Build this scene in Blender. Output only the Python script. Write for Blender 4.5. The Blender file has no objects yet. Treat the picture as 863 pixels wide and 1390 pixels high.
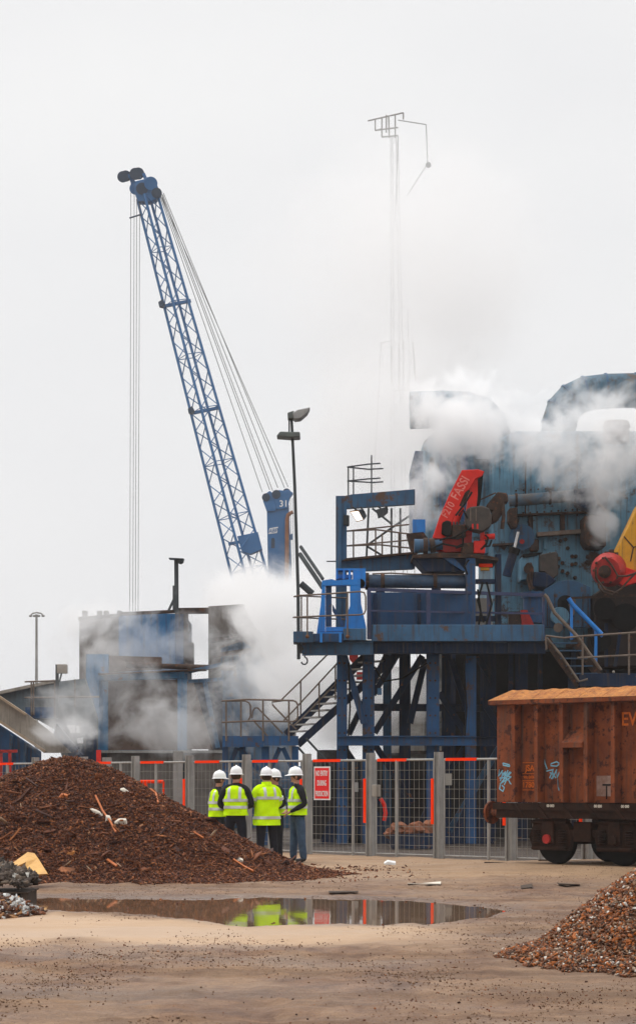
import bpy, bmesh, math, random
import numpy as np
from mathutils import Vector, Matrix, noise as mnoise
R = math.radians
random.seed(7); RNG = np.random.default_rng(11)
SC = bpy.context.scene; COL = SC.collection
# ------------------------------------------------------------ camera, world, sun, exposure
F, CX, HY, EYE = 3000.0, 431.5, 1062.0, 1.6          # focal length in photograph pixels, principal column, horizon row, eye height
cam = bpy.data.cameras.new('camera'); camo = bpy.data.objects.new('camera', cam); COL.objects.link(camo)
camo.location = (0, 0, EYE); camo.rotation_euler = (R(90), 0, 0)
cam.sensor_fit = 'VERTICAL'; cam.sensor_height = 36; cam.lens = F / 1390 * 36
cam.shift_y = (HY - 695) / 1390; cam.clip_start = .5; cam.clip_end = 6000
SC.camera = camo
SUN_EL, SUN_AZ = 56, -55          # veiled sun, high beyond the plant on the left
w = bpy.data.worlds.new('World'); SC.world = w; w.use_nodes = True
nt = w.node_tree; nt.nodes.clear()
def N(nt, t, **k):
    n = nt.nodes.new(t)
    for a, b in k.items(): setattr(n, a, b)
    return n
out = N(nt, 'ShaderNodeOutputWorld'); bg = N(nt, 'ShaderNodeBackground'); sky = N(nt, 'ShaderNodeTexSky')
sky.sky_type = 'NISHITA'; sky.sun_disc = False; sky.sun_elevation = R(SUN_EL); sky.sun_rotation = R(SUN_AZ); sky.dust_density = 4; sky.air_density = 1.5
hs = N(nt, 'ShaderNodeHueSaturation'); hs.inputs['Saturation'].default_value = .12
cr = N(nt, 'ShaderNodeValToRGB'); cr.color_ramp.elements[0].position = .3; cr.color_ramp.elements[1].position = .75
cr.color_ramp.elements[0].color = (.85, .856, .875, 1); cr.color_ramp.elements[1].color = (1, .998, .99, 1)
tcw = N(nt, 'ShaderNodeTexCoord'); nz = N(nt, 'ShaderNodeTexNoise'); nz.inputs['Scale'].default_value = 2.2; nz.inputs['Detail'].default_value = 4
mpw = N(nt, 'ShaderNodeMapping'); mpw.inputs['Scale'].default_value = (1, 1, 2.2)
vm = N(nt, 'ShaderNodeMix', data_type='RGBA', blend_type='MULTIPLY'); vm.inputs[0].default_value = 1; vm.inputs[7].default_value = (9.85, 9.85, 9.9, 1)
mx = N(nt, 'ShaderNodeMix', data_type='RGBA'); mx.inputs[0].default_value = .9
L = nt.links.new
L(tcw.outputs['Generated'], mpw.inputs[0]); L(mpw.outputs[0], nz.inputs['Vector']); L(nz.outputs['Fac'], cr.inputs[0])
L(sky.outputs[0], hs.inputs['Color']); L(cr.outputs[0], vm.inputs[6]); L(hs.outputs[0], mx.inputs[6]); L(vm.outputs[2], mx.inputs[7])
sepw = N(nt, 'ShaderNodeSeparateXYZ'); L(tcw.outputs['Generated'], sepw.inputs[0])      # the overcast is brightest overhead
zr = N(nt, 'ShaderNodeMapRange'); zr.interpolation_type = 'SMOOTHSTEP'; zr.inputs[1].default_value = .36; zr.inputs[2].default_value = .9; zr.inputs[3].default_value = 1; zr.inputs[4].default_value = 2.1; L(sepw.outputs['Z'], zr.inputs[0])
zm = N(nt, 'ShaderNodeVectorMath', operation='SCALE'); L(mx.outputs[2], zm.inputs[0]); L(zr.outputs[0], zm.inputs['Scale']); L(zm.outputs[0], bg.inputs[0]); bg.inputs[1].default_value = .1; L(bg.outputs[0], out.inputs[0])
sl = bpy.data.lights.new('sun', 'SUN'); sl.energy = 1.2; sl.angle = R(14); sl.color = (1, .95, .88)
slo = bpy.data.objects.new('sun', sl); COL.objects.link(slo)
az = R(SUN_AZ)                      # direction towards the sun
sd = Vector((math.sin(az) * math.cos(R(SUN_EL)), math.cos(az) * math.cos(R(SUN_EL)), math.sin(R(SUN_EL))))
slo.rotation_euler = sd.to_track_quat('Z', 'Y').to_euler()
SC.view_settings.view_transform = 'Standard'; SC.view_settings.look = 'None'; SC.view_settings.exposure = 0; SC.view_settings.gamma = 1
SC.render.engine = 'CYCLES'; cy = SC.cycles
cy.use_denoising = True; cy.max_bounces = 14; cy.diffuse_bounces = 3; cy.glossy_bounces = 3; cy.volume_bounces = 12; cy.transparent_max_bounces = 12
cy.volume_step_rate = .5; cy.volume_max_steps = 96; cy.use_adaptive_sampling = True; cy.adaptive_threshold = .02

# ------------------------------------------------------------ helpers
def P(x, y, D): return Vector(((x - CX) * D / F, D, EYE - (y - HY) * D / F))
Z = Vector((0, 0, 1))
class MB:
    def __init__(s): s.v = []; s.f = []
    def add(s, vs, fs):
        n = len(s.v); s.v += [tuple(v) for v in vs]; s.f += [tuple(n + i for i in f) for f in fs]; return s
    def hexa(s, c): return s.add(c, [(0,3,2,1),(4,5,6,7),(0,1,5,4),(1,2,6,5),(2,3,7,6),(3,0,4,7)])
    def box(s, a, b):
        (x0,y0,z0),(x1,y1,z1) = a, b
        return s.hexa([(x0,y0,z0),(x1,y0,z0),(x1,y1,z0),(x0,y1,z0),(x0,y0,z1),(x1,y0,z1),(x1,y1,z1),(x0,y1,z1)])
    def bar(s, p, q, w, h, up=Z):           # w across, h along up
        p = Vector(p); q = Vector(q); d = (q - p).normalized(); up = Vector(up)
        if abs(d.dot(up)) > .98: up = Vector((0, 1, 0))
        sd_ = d.cross(up).normalized(); u = sd_.cross(d).normalized()
        o = [(-1,-1),(1,-1),(1,1),(-1,1)]
        c = [p + sd_*w/2*a + u*h/2*b for a, b in o] + [q + sd_*w/2*a + u*h/2*b for a, b in o]
        return s.hexa(c)
    def ibeam(s, p, q, h, w, t=.02, up=Z):  # flanges of width w at +-h/2 along up, web between
        p = Vector(p); q = Vector(q); d = (q - p).normalized(); up = Vector(up)
        if abs(d.dot(up)) > .98: up = Vector((0, 1, 0))
        u = (d.cross(up)).normalized().cross(d).normalized()
        s.bar(p + u*(h/2 - t/2), q + u*(h/2 - t/2), w, t, u); s.bar(p - u*(h/2 - t/2), q - u*(h/2 - t/2), w, t, u)
        return s.bar(p, q, t, h - 2*t - .002, u)
    def tube(s, pts, r, n=8, closed=False):
        pts = [Vector(p) for p in pts]; m = len(pts); vs = []; ref = None
        for i, p in enumerate(pts):
            d = ((pts[min(i+1, m-1)] - pts[max(i-1, 0)])).normalized()
            if ref is None: ref = Vector((0,0,1)) if abs(d.z) < .9 else Vector((1,0,0))
            a = (ref - d * ref.dot(d)).normalized(); b = d.cross(a); ref = a
            rr = r[i] if isinstance(r, (list, tuple)) else r
            vs += [p + (a*math.cos(2*math.pi*k/n) + b*math.sin(2*math.pi*k/n))*rr for k in range(n)]
        fs = [(i*n+k, i*n+(k+1)%n, (i+1)*n+(k+1)%n, (i+1)*n+k) for i in range(m-1) for k in range(n)]
        fs += [tuple(range(n-1, -1, -1)), tuple((m-1)*n + k for k in range(n))]
        return s.add(vs, fs)
    def prism(s, pts, d):
        pts = [Vector(p) for p in pts]; d = Vector(d); n = len(pts)
        vs = pts + [p + d for p in pts]
        return s.add(vs, [tuple(range(n-1,-1,-1)), tuple(range(n, 2*n))] + [(i, (i+1)%n, n+(i+1)%n, n+i) for i in range(n)])
    def pxp(s, pxs, D, t): return s.prism([P(x, y, D) for x, y in pxs], (0, t, 0))
    def pxb(s, x0, y0, x1, y1, D, t): return s.pxp([(x0,y0),(x1,y0),(x1,y1),(x0,y1)], D, t)
    def ball(s, c, r, n=12, m=8):
        c = Vector(c); r = Vector(r) if not isinstance(r, (int, float)) else Vector((r, r, r)); vs = []
        for i in range(m+1):
            a = math.pi*i/m
            vs += [c + Vector((r.x*math.sin(a)*math.cos(2*math.pi*k/n), r.y*math.sin(a)*math.sin(2*math.pi*k/n), r.z*math.cos(a))) for k in range(n)]
        return s.add(vs, [(i*n+k, (i+1)*n+k, (i+1)*n+(k+1)%n, i*n+(k+1)%n) for i in range(m) for k in range(n)])
    def build(s, name, m, parent=None, smooth=False, bevel=0, **tags):
        me = bpy.data.meshes.new(name)
        o = wloc(parent) if parent else Vector((0,0,0))
        me.from_pydata([tuple(Vector(v) - o) for v in s.v], [], s.f)
        bm = bmesh.new(); bm.from_mesh(me); bmesh.ops.recalc_face_normals(bm, faces=bm.faces)
        if bevel: bmesh.ops.bevel(bm, geom=[e for e in bm.edges if len(e.link_faces) == 2 and e.calc_face_angle(0) > .5], offset=bevel, segments=1, affect='EDGES')
        bm.to_mesh(me); bm.free()
        if smooth: smooth_by(me)
        return link(name, me, m, parent, **tags)
def smooth_by(me, ang=40):
    me.polygons.foreach_set('use_smooth', [True]*len(me.polygons))
    try: me.set_sharp_from_angle(angle=R(ang))
    except Exception: pass
def wloc(o):
    v = Vector((0,0,0))
    while o: v += o.location; o = o.parent
    return v
def tag(o, label=None, cat=None, group=None, kind=None):
    for k, v in (('label', label), ('category', cat), ('group', group), ('kind', kind)):
        if v: o[k] = v
    return o
def link(name, me, m, parent=None, **t):
    o = bpy.data.objects.new(name, me); COL.objects.link(o)
    for q in (m if isinstance(m, (list, tuple)) else [m]): me.materials.append(q)
    if parent: o.parent = parent
    return tag(o, **t)
def thing(name, label, cat, loc, group=None):
    o = bpy.data.objects.new(name, None); COL.objects.link(o); o.location = loc; o.empty_display_size = .2
    return tag(o, label, cat, group)
def copy_tree(o, parent=None):
    c = o.copy(); COL.objects.link(c); c.parent = parent
    for ch in list(o.children): copy_tree(ch, c)
    return c
def text(txt, name, m, parent, loc, xdir, updir, size, depth=.004, sx=1):
    cu = bpy.data.curves.new(name, 'FONT'); cu.body = txt; cu.size = size; cu.offset = size*.014; cu.extrude = depth; cu.align_x = 'CENTER'; cu.align_y = 'CENTER'
    t = bpy.data.objects.new('tmp', cu); COL.objects.link(t)
    dg = bpy.context.evaluated_depsgraph_get(); me = bpy.data.meshes.new_from_object(t.evaluated_get(dg)); bpy.data.objects.remove(t)
    xd = Vector(xdir).normalized(); ud = Vector(updir).normalized(); zd = xd.cross(ud)
    M = Matrix((xd*sx, ud, zd)).transposed().to_4x4(); M.translation = Vector(loc) - wloc(parent)
    me.transform(M); me.materials.clear()
    return link(name, me, m, parent)

# ------------------------------------------------------------ materials
def mat(name, c1, c2=None, sc=3, rough=.6, metal=0, bump=.1, rust=0, rustc=(.13,.05,.025), streak=0, spec=.28, island=0, bsc=None, det=6):
    m = bpy.data.materials.new(name); m.use_nodes = True; nt = m.node_tree; b = nt.nodes['Principled BSDF']; L = nt.links.new
    c2 = c2 or tuple(min(1, x*.7) for x in c1)
    tc = N(nt, 'ShaderNodeTexCoord')
    n1 = N(nt, 'ShaderNodeTexNoise'); n1.inputs['Scale'].default_value = sc; n1.inputs['Detail'].default_value = det; n1.inputs['Roughness'].default_value = .65
    L(tc.outputs['Object'], n1.inputs['Vector'])
    r1 = N(nt, 'ShaderNodeValToRGB'); r1.color_ramp.elements[0].position = .32; r1.color_ramp.elements[1].position = .68
    r1.color_ramp.elements[0].color = (*c2, 1); r1.color_ramp.elements[1].color = (*c1, 1); L(n1.outputs['Fac'], r1.inputs[0]); col = r1.outputs[0]
    if streak:
        mp = N(nt, 'ShaderNodeMapping'); mp.inputs['Scale'].default_value = (9, 9, .7); L(tc.outputs['Object'], mp.inputs[0])
        n2 = N(nt, 'ShaderNodeTexNoise'); n2.inputs['Scale'].default_value = 1.4; n2.inputs['Detail'].default_value = 5; L(mp.outputs[0], n2.inputs['Vector'])
        r2 = N(nt, 'ShaderNodeValToRGB'); r2.color_ramp.elements[0].position = .5; r2.color_ramp.elements[1].position = .72
        r2.color_ramp.elements[0].color = (0,0,0,1); r2.color_ramp.elements[1].color = (streak,)*3 + (1,); L(n2.outputs['Fac'], r2.inputs[0])
        mx = N(nt, 'ShaderNodeMix', data_type='RGBA'); L(r2.outputs[0], mx.inputs[0]); L(col, mx.inputs[6]); mx.inputs[7].default_value = (.06,.045,.035,1); col = mx.outputs[2]
    if rust:
        n3 = N(nt, 'ShaderNodeTexNoise'); n3.inputs['Scale'].default_value = sc*2.3; n3.inputs['Detail'].default_value = 9; n3.inputs['Roughness'].default_value = .72; L(tc.outputs['Object'], n3.inputs['Vector'])
        r3 = N(nt, 'ShaderNodeValToRGB'); p = .68 - rust*.25; r3.color_ramp.elements[0].position = p; r3.color_ramp.elements[1].position = p + .06
        r3.color_ramp.elements[0].color = (0,0,0,1); r3.color_ramp.elements[1].color = (1,1,1,1); L(n3.outputs['Fac'], r3.inputs[0])
        mx = N(nt, 'ShaderNodeMix', data_type='RGBA'); L(r3.outputs[0], mx.inputs[0]); L(col, mx.inputs[6]); mx.inputs[7].default_value = (*rustc, 1); col = mx.outputs[2]
    if island:
        g = N(nt, 'ShaderNodeNewGeometry'); h = N(nt, 'ShaderNodeHueSaturation'); mr = N(nt, 'ShaderNodeMapRange')
        mr.inputs[3].default_value = 1 - island; mr.inputs[4].default_value = 1 + island; L(g.outputs['Random Per Island'], mr.inputs[0]); L(mr.outputs[0], h.inputs['Value']); L(col, h.inputs['Color']); col = h.outputs[0]
    L(col, b.inputs['Base Color']); b.inputs['Roughness'].default_value = rough; b.inputs['Metallic'].default_value = metal; b.inputs['Specular IOR Level'].default_value = spec
    if bump:
        bn = N(nt, 'ShaderNodeTexNoise'); bn.inputs['Scale'].default_value = bsc or sc*6; bn.inputs['Detail'].default_value = 5; L(tc.outputs['Object'], bn.inputs['Vector'])
        bp = N(nt, 'ShaderNodeBump'); bp.inputs['Strength'].default_value = bump; bp.inputs['Distance'].default_value = .05; L(bn.outputs['Fac'], bp.inputs['Height']); L(bp.outputs[0], b.inputs['Normal'])
    return m
def palette(name, stops, rough=.6, metal=0):          # every chip its own colour out of a palette
    m = bpy.data.materials.new(name); m.use_nodes = True; nt = m.node_tree; b = nt.nodes['Principled BSDF']; L = nt.links.new
    g = N(nt, 'ShaderNodeNewGeometry'); r = N(nt, 'ShaderNodeValToRGB'); r.color_ramp.interpolation = 'CONSTANT'; els = r.color_ramp.elements
    while len(els) < len(stops): els.new(.5)
    for e, (p, c) in zip(els, stops): e.position = p; e.color = (*c, 1)
    tc = N(nt, 'ShaderNodeTexCoord'); n1 = N(nt, 'ShaderNodeTexNoise'); n1.inputs['Scale'].default_value = 40; L(tc.outputs['Object'], n1.inputs['Vector'])
    mr = N(nt, 'ShaderNodeMapRange'); mr.inputs[1].default_value = .3; mr.inputs[2].default_value = .7; mr.inputs[3].default_value = .65; mr.inputs[4].default_value = 1.2; L(n1.outputs['Fac'], mr.inputs[0])
    h = N(nt, 'ShaderNodeHueSaturation'); L(mr.outputs[0], h.inputs['Value']); L(g.outputs['Random Per Island'], r.inputs[0]); L(r.outputs[0], h.inputs['Color'])
    L(h.outputs[0], b.inputs['Base Color']); b.inputs['Roughness'].default_value = rough; b.inputs['Metallic'].default_value = metal; b.inputs['Specular IOR Level'].default_value = .22
    return m
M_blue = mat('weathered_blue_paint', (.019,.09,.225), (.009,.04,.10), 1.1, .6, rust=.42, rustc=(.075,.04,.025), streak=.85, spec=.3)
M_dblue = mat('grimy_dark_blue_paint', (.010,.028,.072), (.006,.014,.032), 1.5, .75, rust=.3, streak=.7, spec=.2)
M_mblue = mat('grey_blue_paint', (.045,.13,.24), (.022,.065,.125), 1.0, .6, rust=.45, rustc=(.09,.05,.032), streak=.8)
M_bright = mat('fresh_blue_paint', (.02,.22,.64), (.014,.15,.46), 1.5, .45, rust=.05, streak=.25)
M_lblue = mat('pale_blue_machine_paint', (.14,.31,.43), (.055,.14,.21), .7, .6, rust=.55, rustc=(.06,.042,.034), streak=.85, spec=.3, det=10)
M_crane = mat('harbour_crane_blue', (.025,.14,.34), (.02,.11,.27), .4, .45, bump=0)
M_cdark = mat('dark_crane_steel', (.025,.05,.09), None, 2, .6)
M_galv = mat('galvanised_steel', (.36,.35,.33), (.27,.26,.245), 2.5, .55, .3, streak=.35)
M_wire = mat('galvanised_wire', (.33,.31,.27), (.24,.22,.19), 5, .55, .3, bump=0)
M_rail = mat('worn_handrail_steel', (.20,.155,.12), (.11,.08,.062), 5, .6, .2, rust=.4)
M_orange = mat('reflective_orange_tape', (1,.05,.002), (.95,.04,.002), 6, .8, bump=0, spec=.08)
M_red = mat('red_crane_paint', (.68,.018,.008), (.5,.013,.007), 4, .5, rust=.15, rustc=(.05,.02,.015))
M_dred = mat('dirty_red_paint', (.45,.022,.016), (.22,.015,.012), 5, .5, rust=.35, rustc=(.05,.025,.018))
M_yel = mat('chipped_yellow_paint', (.62,.30,.01), (.48,.22,.01), 3, .5, rust=.28, rustc=(.08,.035,.015), streak=.5)
M_black = mat('black_rubber_and_grease', (.013,.012,.011), (.006,.006,.006), 6, .85, spec=.15)
M_grime = mat('brown_grimy_steel', (.07,.043,.031), (.024,.017,.014), 4, .85, rust=.5, spec=.2)
M_fblue = mat('gantry_blue_paint', (.05,.19,.36), (.03,.12,.24), 1.0, .6, rust=.25, streak=.4, spec=.3)
M_soil = palette('soil_clods', [(0,(.13,.07,.04)),(.3,(.17,.095,.055)),(.55,(.23,.14,.085)),(.8,(.10,.052,.03)),(.93,(.30,.19,.12))], .9)
M_tank = mat('dusty_dark_tank', (.075,.06,.05), (.035,.03,.027), 4, .7)
M_wag = mat('rusty_brown_wagon_side', (.27,.07,.022), (.13,.033,.013), 2.2, .85, rust=.6, rustc=(.06,.02,.012), streak=.8, bump=.25)
M_rim = mat('sky_lit_rust_wagon_rim', (.50,.21,.055), (.28,.095,.028), 5, .9, rust=.42, rustc=(.14,.045,.02), streak=.5, bump=.4)  # rusty sheet, its lighter tone is sky light painted into the colour
M_wund = mat('grimy_wagon_underframe', (.04,.018,.011), (.014,.008,.006), 4, .95, spec=.15)
M_txt = mat('orange_stencil_paint', (.72,.16,.015), (.5,.1,.01), 14, .7, bump=0)
M_graf = mat('light_blue_spray_paint', (.22,.52,.66), (.18,.42,.55), 8, .6, bump=0)
M_conc = mat('stained_grey_panel', (.20,.175,.155), (.12,.105,.095), 1, .85, streak=.6, rust=.2)
M_brn = mat('brown_dusty_panel', (.17,.115,.09), (.10,.07,.056), 2.5, .9, rust=.3, rustc=(.05,.035,.03), bump=.2)
M_pale = mat('pale_dusty_plate', (.34,.30,.25), (.22,.19,.16), 1.2, .85, streak=.5)
M_cream = mat('cream_cladding', (.35,.32,.28), (.26,.235,.2), .8, .8, streak=.5)
M_white = mat('white_hard_hat_plastic', (.86,.86,.86), (.82,.82,.82), 3, .35, bump=0)
M_wpaint = mat('white_paint', (.8,.8,.78), (.68,.68,.66), 4, .6, bump=0)
M_hiv = mat('yellow_hi_vis_fabric', (.66,1,.004), (.54,.88,.003), 6, .9, bump=.35, bsc=9, spec=.08)
M_refl = mat('silver_reflective_tape', (.62,.63,.62), (.5,.5,.5), 8, .4, .2, bump=0)
M_jack = mat('black_jacket_cloth', (.014,.014,.017), (.008,.008,.01), 8, .9, bump=.3, bsc=14)
M_trou = mat('dark_trouser_cloth', (.013,.014,.022), (.007,.008,.013), 8, .9, bump=.3, bsc=12)
M_jean = mat('blue_denim', (.06,.105,.17), (.03,.055,.1), 5, .9, bump=.35, bsc=12)
M_skin = mat('skin', (.42,.21,.14), (.36,.17,.11), 8, .55, bump=0)
M_hair = mat('short_brown_hair', (.06,.032,.018), (.03,.016,.01), 30, .8)
M_boot = mat('black_leather', (.02,.017,.015), None, 10, .5)
M_scrap = palette('brown_shredded_scrap', [(0,(.075,.022,.010)),(.25,(.125,.037,.014)),(.5,(.18,.056,.02)),(.7,(.045,.015,.009)),(.86,(.27,.09,.028)),(.972,(.32,.15,.07)),(.997,(.5,.42,.34))], .7)
M_scrapb = mat('brown_scrap_bed', (.10,.038,.022), (.045,.018,.012), 9, .9, bump=.8, bsc=25)
M_frag = palette('mixed_metal_fragments', [(0,(.15,.048,.015)),(.22,(.36,.105,.02)),(.42,(.07,.032,.018)),(.6,(.22,.12,.065)),(.76,(.34,.25,.18)),(.85,(.20,.065,.02)),(.965,(.62,.58,.52))], .55)
M_fragb = mat('fragment_bed', (.12,.05,.025), (.04,.02,.012), 12, .9, bump=.8, bsc=30)
M_alu = palette('aluminium_scrap', [(0,(.10,.04,.02)),(.25,(.36,.35,.33)),(.4,(.24,.08,.03)),(.62,(.62,.62,.6)),(.72,(.05,.03,.02)),(.85,(.34,.17,.07))], .4)
M_dscr = palette('dark_grey_scrap', [(0,(.06,.042,.033)),(.3,(.10,.075,.058)),(.6,(.035,.026,.02)),(.8,(.15,.11,.08)),(.96,(.4,.38,.34))], .7)
M_wood = mat('weathered_wood', (.07,.045,.03), (.035,.024,.018), 6, .85)
M_ochre = mat('ochre_plastic_sheet', (.66,.37,.10), (.50,.26,.07), 6, .5, bump=.3, bsc=8)
M_stick = mat('orange_strip', (.48,.14,.035), (.36,.1,.03), 8, .6)
M_paper = mat('dirty_white_scrap', (.72,.66,.56), (.55,.49,.4), 8, .7)
M_rope = mat('steel_rope', (.20,.20,.20), None, 2, .6, bump=0)
M_thin = mat('dark_grey_steel', (.055,.065,.068), (.035,.04,.045), 2, .7, spec=.3)
M_duct = mat('dull_grey_blue_duct', (.09,.18,.25), (.04,.085,.125), .8, .65, rust=.5, rustc=(.07,.05,.04), streak=.8, spec=.25)
# ------------------------------------------------------------ ground, puddle
def hsh(i, j, s):
    x = np.sin(i*127.1 + j*311.7 + s*74.7)*43758.5453
    return x - np.floor(x)
def vnoise(x, y, s=0):
    i = np.floor(x); j = np.floor(y); u = x-i; v = y-j; u = u*u*(3-2*u); v = v*v*(3-2*v)
    return (hsh(i,j,s)*(1-u)+hsh(i+1,j,s)*u)*(1-v) + (hsh(i,j+1,s)*(1-u)+hsh(i+1,j+1,s)*u)*v
def fbm(x, y, s=0, o=4):
    r = 0; a = .5; t = 0
    for k in range(o): r = r + a*vnoise(x*2**k, y*2**k, s+k); t += a; a *= .5
    return r/t - .5
WZ = -.028
def rowY(y, z=WZ): return (EYE - z)*F/(y - HY)
bx = [(-60,1218,1233),(60,1218,1236),(150,1219,1240),(260,1219,1249),(345,1218,1256),(450,1219,1257),(560,1221,1255),(630,1227,1248),(672,1232,1240),(692,1236,1236)]
PX = [P(x, 1230, rowY((a+b)/2)).x for x, a, b in bx]; PB = [rowY(a) for x, a, b in bx]; PF = [rowY(b) for x, a, b in bx]
def puddle_s(X, Y):
    b = np.interp(X, PX, PB) + fbm(X*1.3, Y*0+3, 5)*.7 + fbm(X*5, Y*2, 6)*.6; f = np.interp(X, PX, PF) + fbm(X*1.1, Y*0+9, 8)*1.0 + fbm(X*4, Y*1.2, 9)*.9
    s = np.minimum(b - Y, Y - f)
    s = np.minimum(s, (PX[-1] - X)*2.0); return np.minimum(s, (X + 9)*2)
def ground_h(X, Y):
    X = np.asarray(X, float); Y = np.asarray(Y, float)
    near = np.clip((60 - Y)/10, 0, 1)*np.clip((14-abs(X))/3, 0, 1)
    smooth = np.clip(1 - abs(Y - 23.6)/2.2, 0, 1)*np.clip((1.3 - X)/1.5, 0, 1)      # the silted strip in front of the puddle
    road = np.clip((Y - 37)/3, 0, 1)
    rough = (1 - smooth*.85)*(1 - road*.6)
    h = .016 + fbm(X*.5, Y*.35, 1)*.05 + (fbm(X*3, Y*1.4, 2)*.045 + fbm(X*11, Y*7, 3, 3)*.03)*rough
    h = h - np.clip(abs(fbm(X*.9+3, Y*.45, 17)) , 0, .08)*.25*(1-smooth)
    h = h - .045*rough*sum(np.exp(-((Y - y0 - .5*np.sin(X*.33 + p0))/.17)**2)*np.clip(.5+fbm(X*.7, Y*0+p0, 61)*2, 0, 1) for y0, p0 in ((15.2,0),(16.6,.2),(18.3,1.1),(19.7,1.3),(33.2,2.0),(34.6,2.2),(38.8,3.1),(40.3,3.3)))
    s = puddle_s(X, Y); h = h*np.clip(-s/1.5 + .25, .12, 1) - .055*np.clip(s/.5 + .5, 0, 1) - .02*np.clip(s/2, 0, 1)
    wx = (X - 3.35)*.714 - (Y - 41.3)*.70; wn = (X - 3.35)*.70 + (Y - 41.3)*.714          # the slightly raised track bed under the wagon
    bed = np.clip((wn + 1.1)/.9, 0, 1)*np.clip((3.6 - wn)/.5, 0, 1)*np.clip((wx + 2.5)/2.5, 0, 1)
    return h*near*(1 - bed*.8) + bed*.095
def axis(segs):
    r = []
    for a, b, st in segs: r += list(np.arange(a, b, st))
    return np.array(r + [segs[-1][1]])
xs = np.concatenate([[-900,-300,-120,-60,-30,-18], axis([(-13,-7.5,.2),(-7.5,7.5,.055),(7.5,14,.2)]), [20,40,90,250,900]])
ys = np.concatenate([[-60,-10,4,8], axis([(11,14,.12),(14,34,.055),(34,46,.09),(46,60,.3)]), [66,75,90,120,170,260,420,900]])
GX, GY = np.meshgrid(xs, ys); GZ = ground_h(GX, GY)
def grid_mesh(name, GX, GY, GZ):
    ny, nx = GX.shape; me = bpy.data.meshes.new(name)
    me.vertices.add(nx*ny); me.vertices.foreach_set('co', np.stack([GX, GY, GZ], -1).astype(np.float32).ravel())
    i = np.arange(nx*ny).reshape(ny, nx); q = np.stack([i[:-1,:-1], i[:-1,1:], i[1:,1:], i[1:,:-1]], -1).reshape(-1, 4)
    me.loops.add(q.size); me.loops.foreach_set('vertex_index', q.ravel().astype(np.int32))
    me.polygons.add(len(q)); me.polygons.foreach_set('loop_start', (np.arange(len(q))*4).astype(np.int32))
    me.polygons.foreach_set('use_smooth', np.ones(len(q), bool)); me.update(calc_edges=True); me.validate(); return me
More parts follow.
